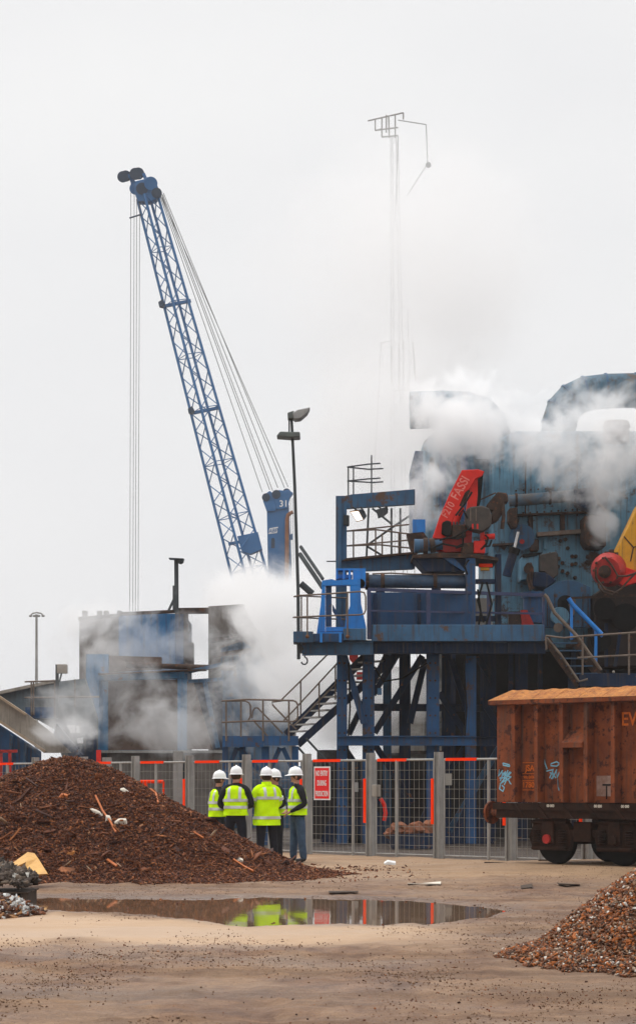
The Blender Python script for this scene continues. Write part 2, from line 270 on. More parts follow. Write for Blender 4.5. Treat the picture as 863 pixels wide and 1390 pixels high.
def ground_mat():
    m = bpy.data.materials.new('packed_dirt'); m.use_nodes = True; nt = m.node_tree; b = nt.nodes['Principled BSDF']; L = nt.links.new
    tc = N(nt, 'ShaderNodeTexCoord')
    def ns(sc, det, mpv=(1,1,1), rough=.6):
        mp = N(nt, 'ShaderNodeMapping'); mp.inputs['Scale'].default_value = mpv; L(tc.outputs['Object'], mp.inputs[0])
        n = N(nt, 'ShaderNodeTexNoise'); n.inputs['Scale'].default_value = sc; n.inputs['Detail'].default_value = det; n.inputs['Roughness'].default_value = rough; L(mp.outputs[0], n.inputs['Vector']); return n.outputs['Fac']
    def ramp(f, p0, p1, c0=(0,0,0), c1=(1,1,1)):
        r = N(nt, 'ShaderNodeValToRGB'); r.color_ramp.elements[0].position = p0; r.color_ramp.elements[1].position = p1
        r.color_ramp.elements[0].color = (*c0,1); r.color_ramp.elements[1].color = (*c1,1); L(f, r.inputs[0]); return r.outputs[0]
    def mixc(f, a, c):
        x = N(nt, 'ShaderNodeMix', data_type='RGBA'); L(f, x.inputs[0]); L(a, x.inputs[6])
        if isinstance(c, tuple): x.inputs[7].default_value = (*c, 1)
        else: L(c, x.inputs[7])
        return x.outputs[2]
    def mth(op, a, c):
        x = N(nt, 'ShaderNodeMath', operation=op); x.use_clamp = True
        for k, v in enumerate((a, c)):
            if isinstance(v, (int, float)): x.inputs[k].default_value = v
            else: L(v, x.inputs[k])
        return x.outputs[0]
    base = ramp(ns(.45, 8, (1,.5,1)), .3, .7, (.27,.165,.088), (.44,.285,.165))
    # brown crumbly soil over the middle and near ground, pale compacted dirt on the roadway towards the fence
    sep = N(nt, 'ShaderNodeSeparateXYZ'); L(tc.outputs['Object'], sep.inputs[0])
    def mr(o, a, c, lo=0, hi=1):
        x = N(nt, 'ShaderNodeMapRange'); x.inputs[1].default_value = a; x.inputs[2].default_value = c; x.inputs[3].default_value = lo; x.inputs[4].default_value = hi; L(o, x.inputs[0]); return x.outputs[0]
    nearm = mr(sep.outputs['Y'], 38, 34.5); att = lambda nm: N(nt, 'ShaderNodeAttribute', attribute_name=nm).outputs['Fac']; silt = att('silt')
    blot = ramp(ns(.8, 8, (1,.55,1), .7), .42, .58)
    siltn = mth('MULTIPLY', silt, .93); keep = N(nt, 'ShaderNodeMath', operation='SUBTRACT'); keep.inputs[0].default_value = 1; L(siltn, keep.inputs[1])
    soil = mth('MULTIPLY', mth('MULTIPLY', nearm, mth('ADD', mth('MULTIPLY', blot, .5), .48)), keep.outputs[0])
    c = mixc(soil, base, ramp(ns(2.5, 6), .35, .65, (.095,.043,.021), (.225,.12,.062)))
    c = mixc(mth('MULTIPLY', ramp(ns(55, 3, (.5,1,1), .8), .45, .62), mth('MULTIPLY', keep.outputs[0], .45)), c, (.11,.06,.035))
    band = mth('MULTIPLY', ramp(ns(.55, 7, (.35,1.7,1), .7), .46, .62), mth('MULTIPLY', keep.outputs[0], mr(sep.outputs['Y'], 33, 38, .6, .15))); c = mixc(band, c, (.09,.05,.03))
    c = mixc(mth('MULTIPLY', silt, .5), c, (.46,.32,.21)); c = mixc(mth('MULTIPLY', att('wet'), .55), c, (.12,.065,.038)); c = mixc(mth('MULTIPLY', att('fence_shade'), .92), c, (.022,.018,.016))
    sp = mth('MULTIPLY', ramp(ns(22, 4, (1,.6,1), .75), .60, .66), mth('MULTIPLY', keep.outputs[0], .8)); c = mixc(sp, c, (.10,.04,.022))
    sp2 = mth('MULTIPLY', ramp(ns(1.3, 9, (.6,2.2,1), .75), .56, .66), .5); c = mixc(mth('MULTIPLY', sp2, keep.outputs[0]), c, (.17,.09,.05))
    L(c, b.inputs['Base Color'])
    L(mth('SUBTRACT', ramp(ns(.6, 5, (.5,1.4,1)), .4, .62, (.5,)*3, (.9,)*3), mth('MULTIPLY', att('wet'), .45)), b.inputs['Roughness']); b.inputs['Specular IOR Level'].default_value = .4
    bp = N(nt, 'ShaderNodeBump'); bp.inputs['Strength'].default_value = .8; bp.inputs['Distance'].default_value = .04; L(mth('MULTIPLY', ns(30, 6), keep.outputs[0]), bp.inputs['Height']); L(bp.outputs[0], b.inputs['Normal'])
    return m
gme = grid_mesh('ground', GX, GY, GZ)
wet = np.clip(puddle_s(GX, GY)/.9 + 1, 0, 1)*(GY > 20)*(GY < 36)                       # soaked rim of the puddle
silt_a = np.clip(1 - abs(GY - 24.2 + fbm(GX*.6, GY*0, 71)*1.5)/2.9 + fbm(GX*1.2, GY*.8, 72)*.7, 0, 1)*np.clip((1.9 - GX)/2.2, 0, 1); silt_a = np.clip(silt_a*2.2, 0, 1)
fence_shade = np.clip(((GY - 53.6) + 1.0208*(GX + 4.42) - .1 + fbm(GX*.8, GY*.8, 73)*.8)/.5, 0, 1)       # shade beyond the fence line, painted near-black into the ground colour
for nm, arr in (('wet', wet), ('silt', silt_a), ('fence_shade', fence_shade)):
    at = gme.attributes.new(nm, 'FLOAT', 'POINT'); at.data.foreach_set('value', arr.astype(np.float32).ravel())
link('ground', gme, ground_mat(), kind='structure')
def water_mat():
    m = bpy.data.materials.new('muddy_water'); m.use_nodes = True; nt = m.node_tree; b = nt.nodes['Principled BSDF']; L = nt.links.new
    tc = N(nt, 'ShaderNodeTexCoord'); mp = N(nt, 'ShaderNodeMapping'); mp.inputs['Scale'].default_value = (1, .35, 1); L(tc.outputs['Object'], mp.inputs[0])
    n = N(nt, 'ShaderNodeTexNoise'); n.inputs['Scale'].default_value = 1.2; n.inputs['Detail'].default_value = 6; L(mp.outputs[0], n.inputs['Vector'])
    r = N(nt, 'ShaderNodeValToRGB'); r.color_ramp.elements[0].color = (.10,.055,.03,1); r.color_ramp.elements[1].color = (.24,.15,.09,1); L(n.outputs['Fac'], r.inputs[0]); L(r.outputs[0], b.inputs['Base Color'])
    b.inputs['Roughness'].default_value = .035; b.inputs['IOR'].default_value = 1.45; b.inputs['Specular IOR Level'].default_value = .6
    n2 = N(nt, 'ShaderNodeTexNoise'); n2.inputs['Scale'].default_value = 5; L(mp.outputs[0], n2.inputs['Vector'])
    bp = N(nt, 'ShaderNodeBump'); bp.inputs['Strength'].default_value = .03; bp.inputs['Distance'].default_value = .02; L(n2.outputs['Fac'], bp.inputs['Height']); L(bp.outputs[0], b.inputs['Normal'])
    return m
wv = [(-9.5, 21.5, WZ), (PX[-1]+.4, 21.5, WZ), (PX[-1]+.4, 33, WZ), (-9.5, 33, WZ)]
# the water sheet follows the outline of the hollow it fills
gxs = np.arange(-9.4, PX[-1]+.5, .06); gys = np.arange(22, 33, .06)
WX, WY = np.meshgrid(gxs, gys); WS = puddle_s(WX, WY)
wm = MB(); step = .06; idx = {}
mask = WS > -.35
vs, fs = [], []
def vid(j, i):
    if (j, i) not in idx: idx[(j, i)] = len(vs); vs.append((WX[j, i], WY[j, i], WZ))
    return idx[(j, i)]
for j in range(len(gys)-1):
    for i in range(len(gxs)-1):
        if mask[j, i]: fs.append((vid(j,i), vid(j,i+1), vid(j+1,i+1), vid(j+1,i)))
wme = bpy.data.meshes.new('puddle'); wme.from_pydata(vs, [], fs)
link('puddle', wme, water_mat(), kind='structure')

# ------------------------------------------------------------ heaps of scrap
CUBE = np.array([(-1,-1,-1),(1,-1,-1),(1,1,-1),(-1,1,-1),(-1,-1,1),(1,-1,1),(1,1,1),(-1,1,1)], float)/2
CF = np.array([(0,3,2,1),(4,5,6,7),(0,1,5,4),(1,2,6,5),(2,3,7,6),(3,0,4,7)])
def chips(name, pts, size, m, parent=None, tilt=1.0, elong=(1,.45,.18), **tags):
    pts = np.asarray(pts, float); n = len(pts); sz = size[0] + (size[1]-size[0])*RNG.random(n)**2.2
    dims = np.stack([sz*elong[k]*(.6+.8*RNG.random(n)) for k in range(3)], -1)
    a = RNG.random(n)*2*np.pi; b_ = RNG.normal(0, .6*tilt, n); c = RNG.normal(0, .6*tilt, n)
    ca, sa, cb, sb, cc, sc_ = np.cos(a), np.sin(a), np.cos(b_), np.sin(b_), np.cos(c), np.sin(c)
    v = CUBE[None]*dims[:,None,:] * (1 + RNG.normal(0, .22, (n, 8, 3)))
    x, y, z = v[...,0], v[...,1], v[...,2]
    y, z = y*cb[:,None]-z*sb[:,None], y*sb[:,None]+z*cb[:,None]
    x, z = x*cc[:,None]+z*sc_[:,None], -x*sc_[:,None]+z*cc[:,None]
    x, y = x*ca[:,None]-y*sa[:,None], x*sa[:,None]+y*ca[:,None]
    co = np.stack([x,y,z],-1) + pts[:,None,:]
    if parent: co -= np.array(wloc(parent))
    me = bpy.data.meshes.new(name); me.vertices.add(n*8); me.vertices.foreach_set('co', co.astype(np.float32).ravel())
    q = (CF[None] + (np.arange(n)*8)[:,None,None]).reshape(-1, 4)
    me.loops.add(q.size); me.loops.foreach_set('vertex_index', q.ravel().astype(np.int32)); me.polygons.add(len(q)); me.polygons.foreach_set('loop_start', (np.arange(len(q))*4).astype(np.int32))
    me.update(calc_edges=True); return link(name, me, m, parent, **tags)
def heap_h(cx, cy, prof, ys_, seed, amp):
    rs, zs = zip(*prof)
    def h(X, Y):
        X = np.asarray(X, float); Y = np.asarray(Y, float); dx = X-cx; dy = (Y-cy)*ys_; r = np.hypot(dx, dy); th = np.arctan2(dy, dx)
        r2 = r*(1 + .10*fbm(np.cos(th)*2+5, np.sin(th)*2+5, seed))
        z = np.interp(r2, rs, zs); fac = np.clip(z/.4, 0, 1)
        return z + fbm(X*1.6, Y*1.6, seed+3)*amp*fac + fbm(X*6, Y*6, seed+5)*amp*.5*fac
    return h
def make_heap(name, label, cx, cy, prof, ys_, seed, amp, bed, pal, n, size, front=True, elong=(1,.45,.18), cull=None):
    h = heap_h(cx, cy, prof, ys_, seed, amp); rmax = prof[-1][0]
    t = thing(name, label, 'scrap heap', (cx, cy, 0), 'heaps of shredded scrap')
    k = int(rmax*2/.08); gx = np.linspace(cx-rmax, cx+rmax, k); gy = np.linspace(cy-rmax/ys_, cy+rmax/ys_, k); X, Y = np.meshgrid(gx, gy)
    Zh = np.maximum(h(X, Y), -.12)
    link('mound', grid_mesh('mound', X-cx, Y-cy, Zh), bed, t)
    # chips sampled evenly over the surface, denser on the slope the yard sees
    u = RNG.random(n*3); r = np.sqrt(u)*rmax*.99; th = RNG.random(n*3)*2*np.pi; x = cx + r*np.cos(th); y = cy + r*np.sin(th)/ys_
    keep = (y < cy + rmax*.25) if front else np.ones(len(x), bool); x, y = x[keep][:n], y[keep][:n]
    z = h(x, y); g = ground_h(x, y); ok = z > g - .01; ok2 = ok & ((z > .06) | (RNG.random(len(z)) < .45)); x, y, z = x[ok2], y[ok2], z[ok2]
    chips('shreds', np.stack([x, y, np.maximum(z, g[ok2]) + RNG.random(len(x))*.02], -1), size, pal, t, elong=elong, kind='stuff')
    return h, t
MC = P(88, 1025, 38.5)
prof = [(0,2.05),(.25,2.03),(.54,1.92),(1.13,1.66),(1.44,1.48),(2.2,1.08),(2.72,.80),(3.36,.45),(3.94,.17),(4.4,.05),(5.2,-.04),(5.6,-.1)]
H1, heap1 = make_heap('scrap_heap', 'large dark brown cone of shredded scrap behind the puddle, in front of the people', MC.x, 38.5, prof, 1.25, 3, .15, M_scrapb, M_scrap, 140000, (.018,.07))
C2 = P(-55, 1040, 47.5)
H2, heap2 = make_heap('scrap_heap', 'second brown scrap heap at the left edge behind the large cone', C2.x, 47.5, [(0,1.95),(.8,1.6),(2,.85),(3.2,.1),(3.5,-.1)], 1, 13, .1, M_scrapb, M_scrap, 9000, (.05,.15))
C3 = P(1050, 1300, 20.2)
H3, heap3 = make_heap('scrap_heap', 'near heap of orange and silver metal fragments at the right corner by the puddle tip', C3.x, 20.2, [(0,1.52),(.3,1.45),(2.15,.10),(2.5,-.0),(2.8,-.1)], 1, 23, .09, M_fragb, M_frag, 60000, (.013,.045), elong=(1,.7,.35))
C4 = P(12, 1246, 26.2)
H4, heap4 = make_heap('scrap_heap', 'small pile of bright crumpled aluminium scrap at the left edge of the puddle', C4.x - .1, 26.4, [(0,.26),(.25,.17),(.42,.06),(.6,-.05)], 1, 33, .05, M_fragb, M_alu, 1500, (.03,.10), elong=(1,.6,.25), front=False)

# crumbs spilled over the dirt
def crumbs(n, x0, x1, y0, y1, size, dens, pal, name, label, elong=(1,.6,.4)):
    X = RNG.uniform(x0, x1, n); Y = 1/RNG.uniform(1/y1, 1/y0, n)
    d = dens(X, Y); k = RNG.random(n) < d; X, Y = X[k], Y[k]
    k = puddle_s(X, Y) < -.1; X, Y = X[k], Y[k]
    return chips(name, np.stack([X, Y, ground_h(X, Y) + .004], -1), size, pal, elong=elong, kind='stuff', label=label)
def dn(X, Y):
    smooth = np.clip(1 - abs(Y - 24)/2.4, 0, 1)*np.clip((1.6 - X)/1.5, 0, 1)
    c = np.clip((fbm(X*.9, Y*.35, 41) + .08)*5, 0, 1)
    return np.clip(c*(1 - smooth*1.3)*np.where(Y > 37, .22, 1) + .05*(1-smooth), 0, 1)
crumbs(24000, -7, 6.5, 12, 44, (.004,.018), dn, M_scrap, 'soil_crumbs', 'brown crumbs of soil and scrap scattered over the yard')
crumbs(90000, -6.5, 6, 12, 41, (.004,.016), lambda X, Y: np.clip(.15 + fbm(X*1.1, Y*.5, 47)*3.4, .0, 1)*(1-np.clip(1 - abs(Y - 24.2)/2.6, 0, 1)*np.clip((1.6 - X)/1.5, 0, 1)), M_soil, 'soil_clods', 'small clods of brown soil pressed into the yard', elong=(1,.8,.45))
def dn2(X, Y): return np.exp(-(((X + .3)/1.2)**2 + ((Y - 39.2)/2.3)**2))*np.clip((fbm(X*1.5, Y*.8, 45)+.3)*2.2, 0, 1)
crumbs(16000, -3.5, 3.5, 34, 43, (.02,.07), dn2, M_scrap, 'scrap_litter', 'thin spread of brown scrap at the foot of the large heap', elong=(1,.45,.25))

k_ = 150; th_ = RNG.uniform(0, 2*np.pi, k_); r_a = np.sqrt(RNG.random(k_))*4.1; xx_ = MC.x + r_a*np.cos(th_); yy_ = 38.5 - np.abs(r_a*np.sin(th_))/1.25
chips('strands', np.stack([xx_, yy_, np.maximum(H1(xx_, yy_), .0) + .035], -1), (.12,.42), palette('long_strands', [(0,(.10,.035,.018)),(.3,(.20,.07,.03)),(.6,(.05,.02,.014)),(.8,(.34,.12,.04)),(.93,(.40,.27,.17))], .8), heap1, tilt=.7, elong=(1,.10,.06), kind='stuff')
k_ = 90; th_ = RNG.uniform(0, 2*np.pi, k_); r_a = np.sqrt(RNG.random(k_))*4.0; xx_ = MC.x + r_a*np.cos(th_); yy_ = 38.5 - np.abs(r_a*np.sin(th_))/1.25
chips('bent_flakes', np.stack([xx_, yy_, np.maximum(H1(xx_, yy_), .0) + .02], -1), (.10,.26), M_scrap, heap1, tilt=.8, elong=(1,.8,.08), kind='stuff')
X = RNG.uniform(-6, 2.2, 900); Y = RNG.uniform(24.5, 31, 900); k = (puddle_s(X, Y) > .02) & (puddle_s(X, Y) < .02 + RNG.random(900)**3*2); X, Y = X[k], Y[k]
chips('floating_bits', np.stack([X, Y, np.full(len(X), WZ + .004)], -1), (.01,.05), M_scrap, elong=(1,.5,.3), kind='stuff', label='dark bits floating in the puddle')
def hit(x, y, hf, d0=16, d1=50):
    for D in np.arange(d0, d1, .04):
        p = P(x, y, D)
        if p.z <= max(float(hf(p.x, p.y)), float(ground_h(p.x, p.y))): return p
    return P(x, y, d1)
# loose pieces lying on the heap
def strip(name, pts, w_, m, label, cat, hf=H1, lift=.04, group=None, flat=.02):
    ps = [hit(x, y, hf, 33) + Vector((0, -.03, lift)) for x, y in pts]; b = MB()
    for a, c in zip(ps, ps[1:]): b.bar(a, c, w_, flat, (0, -.6, .8))
    return tag(b.build(name, m), label, cat, group)
strip('bent_strip', [(130,1083),(140,1104),(150,1118),(158,1133)], .03, M_stick, 'long bent orange strip near the middle of the large brown heap', 'strip', flat=.03)
strip('bent_strip', [(204,1074),(212,1080),(215,1093)], .03, M_stick, 'curved orange strip near the skyline of the heap below the fence', 'strip', flat=.03)
strip('orange_splinter', [(263,1133),(276,1141)], .03, M_stick, 'short orange splinter low on the right slope of the large heap', 'splinter', flat=.04)
strip('orange_splinter', [(146,1170),(159,1179)], .04, M_stick, 'thin orange splinter at the foot of the large heap', 'splinter', flat=.03)
strip('stick', [(42,1072),(30,1086),(19,1094)], .035, M_scrapb, 'long dull brown stick high on the left side of the large heap', 'stick', flat=.03)
strip('orange_splinter', [(317,1170),(332,1180),(344,1186)], .025, M_stick, 'orange splinter beside white scrap at the right foot of the heap', 'splinter', flat=.04)
def lump(pxs, t_, name, m, label, cat, hf=H1, dz=.03):
    c = hit(sum(p[0] for p in pxs)/len(pxs), sum(p[1] for p in pxs)/len(pxs), hf, 24); b = MB(); D = c.y - .04
    b.prism([P(x, y, D) + Vector((0, random.uniform(-.02,.02), dz*.3)) for x, y in pxs], (0, t_, .03)); return tag(b.build(name, m, bevel=.006), label, cat)
lump([(122,1099),(131,1102),(141,1107),(139,1109),(129,1106)], .05, 'scrap_piece', M_paper, 'thin pale scrap left of the bent orange strip', 'scrap')
lump([(143,1117),(144,1109),(149,1110),(153,1118),(149,1120)], .06, 'scrap_piece', M_paper, 'small jagged white scrap behind the bent orange strip', 'scrap')
lump([(154,1119),(161,1114),(171,1114),(173,1121),(163,1122)], .08, 'scrap_piece', M_paper, 'flat white scrap just right of the bent orange strip', 'scrap')
lump([(163,1073),(168,1072),(175,1077),(173,1079)], .05, 'scrap_piece', M_paper, 'small pale scrap alone high on the right slope of the heap', 'scrap')
lump([(319,1170),(324,1166),(330,1169),(330,1174),(324,1176)], .06, 'scrap_piece', M_paper, 'round white scrap at the right foot of the heap', 'scrap')
lump([(78,1086),(84,1079),(92,1081),(92,1085),(85,1087)], .08, 'scrap_piece', M_stick, 'tan lump upper left on the large brown heap', 'scrap')
lump([(85,1165),(92,1159),(101,1157),(102,1160),(94,1163)], .06, 'scrap_piece', M_rim, 'flat tan flake on the lower left slope of the heap', 'scrap')
lump([(521,1173),(526,1170),(537,1172),(537,1176),(522,1176)], .12, 'paper_scrap', M_wpaint, 'crumpled white paper lying on the dirt before the fence', 'paper', lambda X, Y: -1)
for (xy, lb) in (([(553,1200),(598,1198),(598,1200.5),(553,1202)], 'pale flat plank on the dirt right of the crumpled paper'), ([(756,1203),(787,1202),(786,1205),(758,1205.5)], 'dark flat plank on the dirt below the wagon wheels'), ([(706,1204),(722,1203.5),(722,1205.5),(707,1206)], 'short dark stick on the dirt left of the dark plank'), ([(446,1212.5),(486,1211.5),(486,1214),(447,1214.5)], 'dark thin board beside the back edge of the puddle')):
    b = MB(); g = []
    for x, y in xy:
        D = EYE*F/(y - HY); p = P(x, y, D); p.z = float(ground_h(p.x, p.y)) + .02; g.append(p)
    b.prism(g, (0, 0, .014)); tag(b.build('loose_plank', M_paper if 'pale' in lb else M_wood), lb, 'plank')
# ochre sheet, folded, at the foot of the heap
sh = MB(); S_ = [(0,1177,33.6),(18,1171,33.9),(38,1156.5,34.1),(47,1158,34.1),(52,1165,33.9),(65,1186,33.2),(50,1187,33.1),(33,1180,33.4),(36,1170,33.6),(12,1181,33.3)]
tops = [P(x, y, D) for x, y, D in S_]
vs = tops + [p + Vector((.01, .05, -.02)) for p in tops]; tri = [(0,1,9),(1,2,8,9),(2,3,8),(3,4,8),(4,5,7),(4,7,8),(5,6,7)]
sh.add(vs, tri + [tuple(10+i for i in f[::-1]) for f in tri] + [(i, (i+1)%10, 10+(i+1)%10, 10+i) for i in range(10)])
tag(sh.build('plastic_sheet', M_ochre), 'crumpled ochre plastic sheet draped at the left foot of the large heap', 'plastic sheet')
# pallet with dark scrap
pt = thing('pallet', 'dark wooden pallet loaded with grey rubble at the left edge of the puddle', 'pallet', P(5, 1236, 29.2))
pt.location.z = WZ
b = MB(); Dp = 29.2; x0, x1 = P(-40,1200,Dp).x, P(38,1200,Dp).x; z0 = P(0,1211,Dp).z; zb = WZ - .03
for k in range(3): b.box((x0, Dp + k*.42, z0-.02), (x1, Dp + k*.42 + .34, z0))
b.build('deck_board', M_wood, pt)
for k in range(5):
    xx = x1 - .09 - k*.165*(1 if k < 3 else 1.3); b = MB(); b.box((xx, Dp+.02, zb), (xx+.07, Dp+1.1, z0-.022)); b.build('bearer', M_wood, pt)
HP = lambda X, Y: z0 + .26*np.clip((x1 - X)/.75, 0, 1) + .05*np.sin(X*9)
X = RNG.uniform(x0, x1-.02, 2600); Y = RNG.uniform(Dp, Dp+1.1, 2600)
rb = heap_h(P(-20,1175,Dp).x, Dp+.6, [(0,.42),(.4,.25),(.85,.05),(1.2,.0)], 1, 51, .05); zz = z0 + np.maximum(rb(X, Y), 0)
kk = int(40); gx = np.linspace(x0, x1-.03, kk); gy = np.linspace(Dp+.03, Dp+1.1, kk); XX, YY = np.meshgrid(gx, gy)
o = np.array(wloc(pt))
rt = thing('rubble_heap', 'dark grey rubble heaped on the wooden pallet at the left edge', 'rubble', (o[0], o[1], z0))
link('rubble_bed', grid_mesh('rubble_bed', XX-o[0], YY-o[1], .002 + np.maximum(rb(XX, YY), 0)), M_scrapb, rt)
chips('rubble', np.stack([X, Y, zz], -1), (.03,.14), M_dscr, rt, elong=(1,.5,.2), kind='stuff')
# ------------------------------------------------------------ yard fence
FO = Vector((-4.42, 53.6, 0)); FU = Vector((1.391, -1.42, 0)); FL = FU.length; FD = FU/FL; FN = Vector((-FD.y, FD.x, 0))*-1    # FN points back towards the camera side
if FN.y > 0: FN = -FN
def fp(i, f=0, z=0, off=0): return FO + FU*(i+f) + Vector((0,0,z)) + FN*off
fence = thing('yard_fence', 'long galvanised mesh fence with orange tape on its rails and posts', 'fence', fp(-3))
mid = {-3:.4,-2:.7,-1:.72,0:.39,1:.71,2:.39,3:.73,4:.39,5:.70,6:.39,7:.7,8:.4,9:.5}
for i in range(-3, 10):
    b = MB(); p = fp(i)
    for o_ in (-.065, .065): b.bar(p + FD*o_, p + FD*o_ + Z*2.24, .14, .016, FD)          # flanges
    b.bar(p + FN*.02, p + FN*.02 + Z*2.23, .012, .112, FD)
    pp = b.build('post', M_galv, fence)
    if i in (-2,):pass
    t0, t1 = (.72, 1.68) if i not in (0, 2) else (1.3, 1.7)
    b = MB(); b.bar(p - FD*.115 + FN*.04 + Z*t0, p - FD*.115 + FN*.04 + Z*t1, .08, .08, FD)
    b.build('reflective_tape', M_orange, pp)
    if i == 9: break
    b = MB(); f0, f1 = .08, .93
    b.tube([fp(i, f0, 2.08), fp(i, f1, 2.08)], .024, 8); b.tube([fp(i, f0, .06), fp(i, f1, .06)], .018, 6)
    b.tube([fp(i, f0, .0), fp(i, f0, 2.08)], .018, 6); b.tube([fp(i, f1, .0), fp(i, f1, 2.08)], .018, 6)
    b.tube([fp(i, mid[i], .0), fp(i, mid[i], 2.08)], .034, 8)
    pn = b.build('panel_frame', M_galv, fence, smooth=True)
    b = MB(); b.bar(fp(i, f0+.03, 2.08, .026), fp(i, f0+.46, 2.08, .026), .008, .06); b.bar(fp(i, f0+.03, 2.108), fp(i, f0+.46, 2.108), .05, .006); b.build('reflective_tape', M_orange, pn)
    b = MB(); k = 12
    for j in range(1, k): b.bar(fp(i, f0 + (f1-f0)*j/k, .06, .004), fp(i, f0 + (f1-f0)*j/k, 2.06, .004), .007, .007)
    for j in range(1, 10): b.bar(fp(i, f0, .06 + j*.2, -.004), fp(i, f1, .06 + j*.2, -.004), .007, .007)
    b.build('wire_mesh', M_wire, pn)
# the sign hung on the mesh
sf = .27; s0 = fp(3, sf, 1.58, .05); sg = thing('warning_sign', 'red sign reading NO ENTRY DURING PRODUCTION hung on the fence mesh', 'sign', s0 - Z*.34)
b = MB(); b.bar(s0 - FD*.255, s0 + FD*.255, .012, .74); b.build('board', M_wpaint, sg)
M_sred = mat('sign_red', (.78,.01,.012), (.7,.01,.012), 3, .45, bump=0)
b = MB(); b.bar(s0 - FD*.225 + FN*.008, s0 + FD*.225 + FN*.008, .006, .68); b.build('red_field', M_sred, sg)
for tt, dz, hh, sx in (('NO ENTRY', .215, .165, .46), ('DURING', .0, .165, .46), ('PRODUCTION', -.235, .165, .36)):
    o_ = text(tt, 'lettering', M_wpaint, sg, s0 + FN*.014 + Z*dz, FD, Z, hh, .002, sx)
# small junction box on the back of a post and the red frame behind the mesh
b = MB(); c = fp(4, .11, 1.42, .06); b.bar(c - Z*.13, c + Z*.13, .15, .13, FD); tag(b.build('junction_box', M_cream, bevel=.01), 'small cream junction box beside the fence post right of the red sign', 'junction box')
rf = MB(); D = 57
rf.tube([P(190,1061,D), P(222,1061,D)], .045, 6); rf.tube([P(198,1061,D), P(198,1120,D)], .05, 6); rf.tube([P(222,1061,D), P(222,1150,D)], .03, 6); rf.tube([P(198,1090,D), P(222,1090,D)], .03, 6)
tag(rf.build('barrier', M_orange), 'low red tubular barrier behind the fence above the right slope of the heap', 'barrier')

# ------------------------------------------------------------ rail wagon
WO = Vector((3.35, 41.3, .10)); WA = math.atan2(-.70, .714)
wag = thing('rail_wagon', 'rusty brown open rail wagon with blue graffiti standing in front of the fence', 'wagon', (0,0,0))
LW, DW = 12.6, 2.35; ZB, ZT = 1.13, 2.94
ribs = [.393, .934, 1.517, 2.07, 2.68] + [2.68 + .62*k for k in range(1, 15)]
b = MB(); b.box((0,.18,ZB), (LW,.21,ZT)); b.box((0,DW-.13,ZB),(LW,DW-.1,ZT)); b.box((0,.21,ZB),(.03,DW-.13,ZT)); b.box((LW-.03,.21,ZB),(LW,DW-.13,ZT)); b.box((.03,.21,ZB),(LW-.03,DW-.13,ZB+.05))
b.build('body_side', M_wag, wag)
b = MB(); b.box((-.02,.0,ZB),(.345,.178,ZT)); b.build('corner_post', M_wag, wag, bevel=.008)
for x in ribs:
    b = MB(); b.box((x-.045,-.03,ZB+.003),(x+.045,.179,ZT-.004)); b.build('rib', M_wag, wag, bevel=.008)
b = MB(); c = (ribs[2]+.045, ribs[3]-.045)      # sloping step between two ribs
b.add([(c[0],.178,2.45),(c[1],.178,2.45),(c[1],-.06,2.22),(c[0],-.06,2.22),(c[0],.178,2.13),(c[1],.178,2.13),(c[1],-.06,2.13),(c[0],-.06,2.13)], [(0,1,2,3),(3,2,6,7),(4,5,1,0),(7,6,5,4),(0,3,7,4),(1,5,6,2)])
b.build('step_ledge', M_wag, wag)
# rim: overhanging box, then the sloped top sheet
b = MB(); b.box((-.16,-.10,ZT),(LW+.1,.10,ZT+.085)); b.box((-.16,.10,ZT),( -.02,DW+.1,ZT+.085)); b.box((LW-.02,.10,ZT),(LW+.1,DW+.1,ZT+.085)); b.box((-.02,DW-.1,ZT),(LW-.02,DW+.1,ZT+.085))
rim = b.build('top_rim', M_wag, wag, bevel=.01)
xs_ = [-.16] + [ribs[0]-.05 + .535*k for k in range(0, 23)] + [LW+.1]
for k in range(len(xs_)-1):
    a, c = xs_[k]+.006, xs_[k+1]-.006; ia = a + (.26 if k == 0 else 0)
    zt = lambda x: ZT+.28 + .008*math.sin(x*7.1) + .008*math.sin(x*19)
    mids = np.linspace(ia, c, 7); lows = np.linspace(a, c, 7)
    vs = [(x,-.10,ZT+.088) for x in lows] + [(x,.30,zt(x)) for x in mids] + [(x,-.06,ZT+.088) for x in lows] + [(x,.33,zt(x)-.03) for x in mids]
    fs = [(j,j+1,8+j,7+j) for j in range(6)] + [(14+j,21+j,22+j,15+j) for j in range(6)] + [(7+j,8+j,22+j,21+j) for j in range(6)] + [(0,7,21,14),(6,20,27,13)]
    MB().add(vs, fs).build('top_sheet', M_rim, wag)
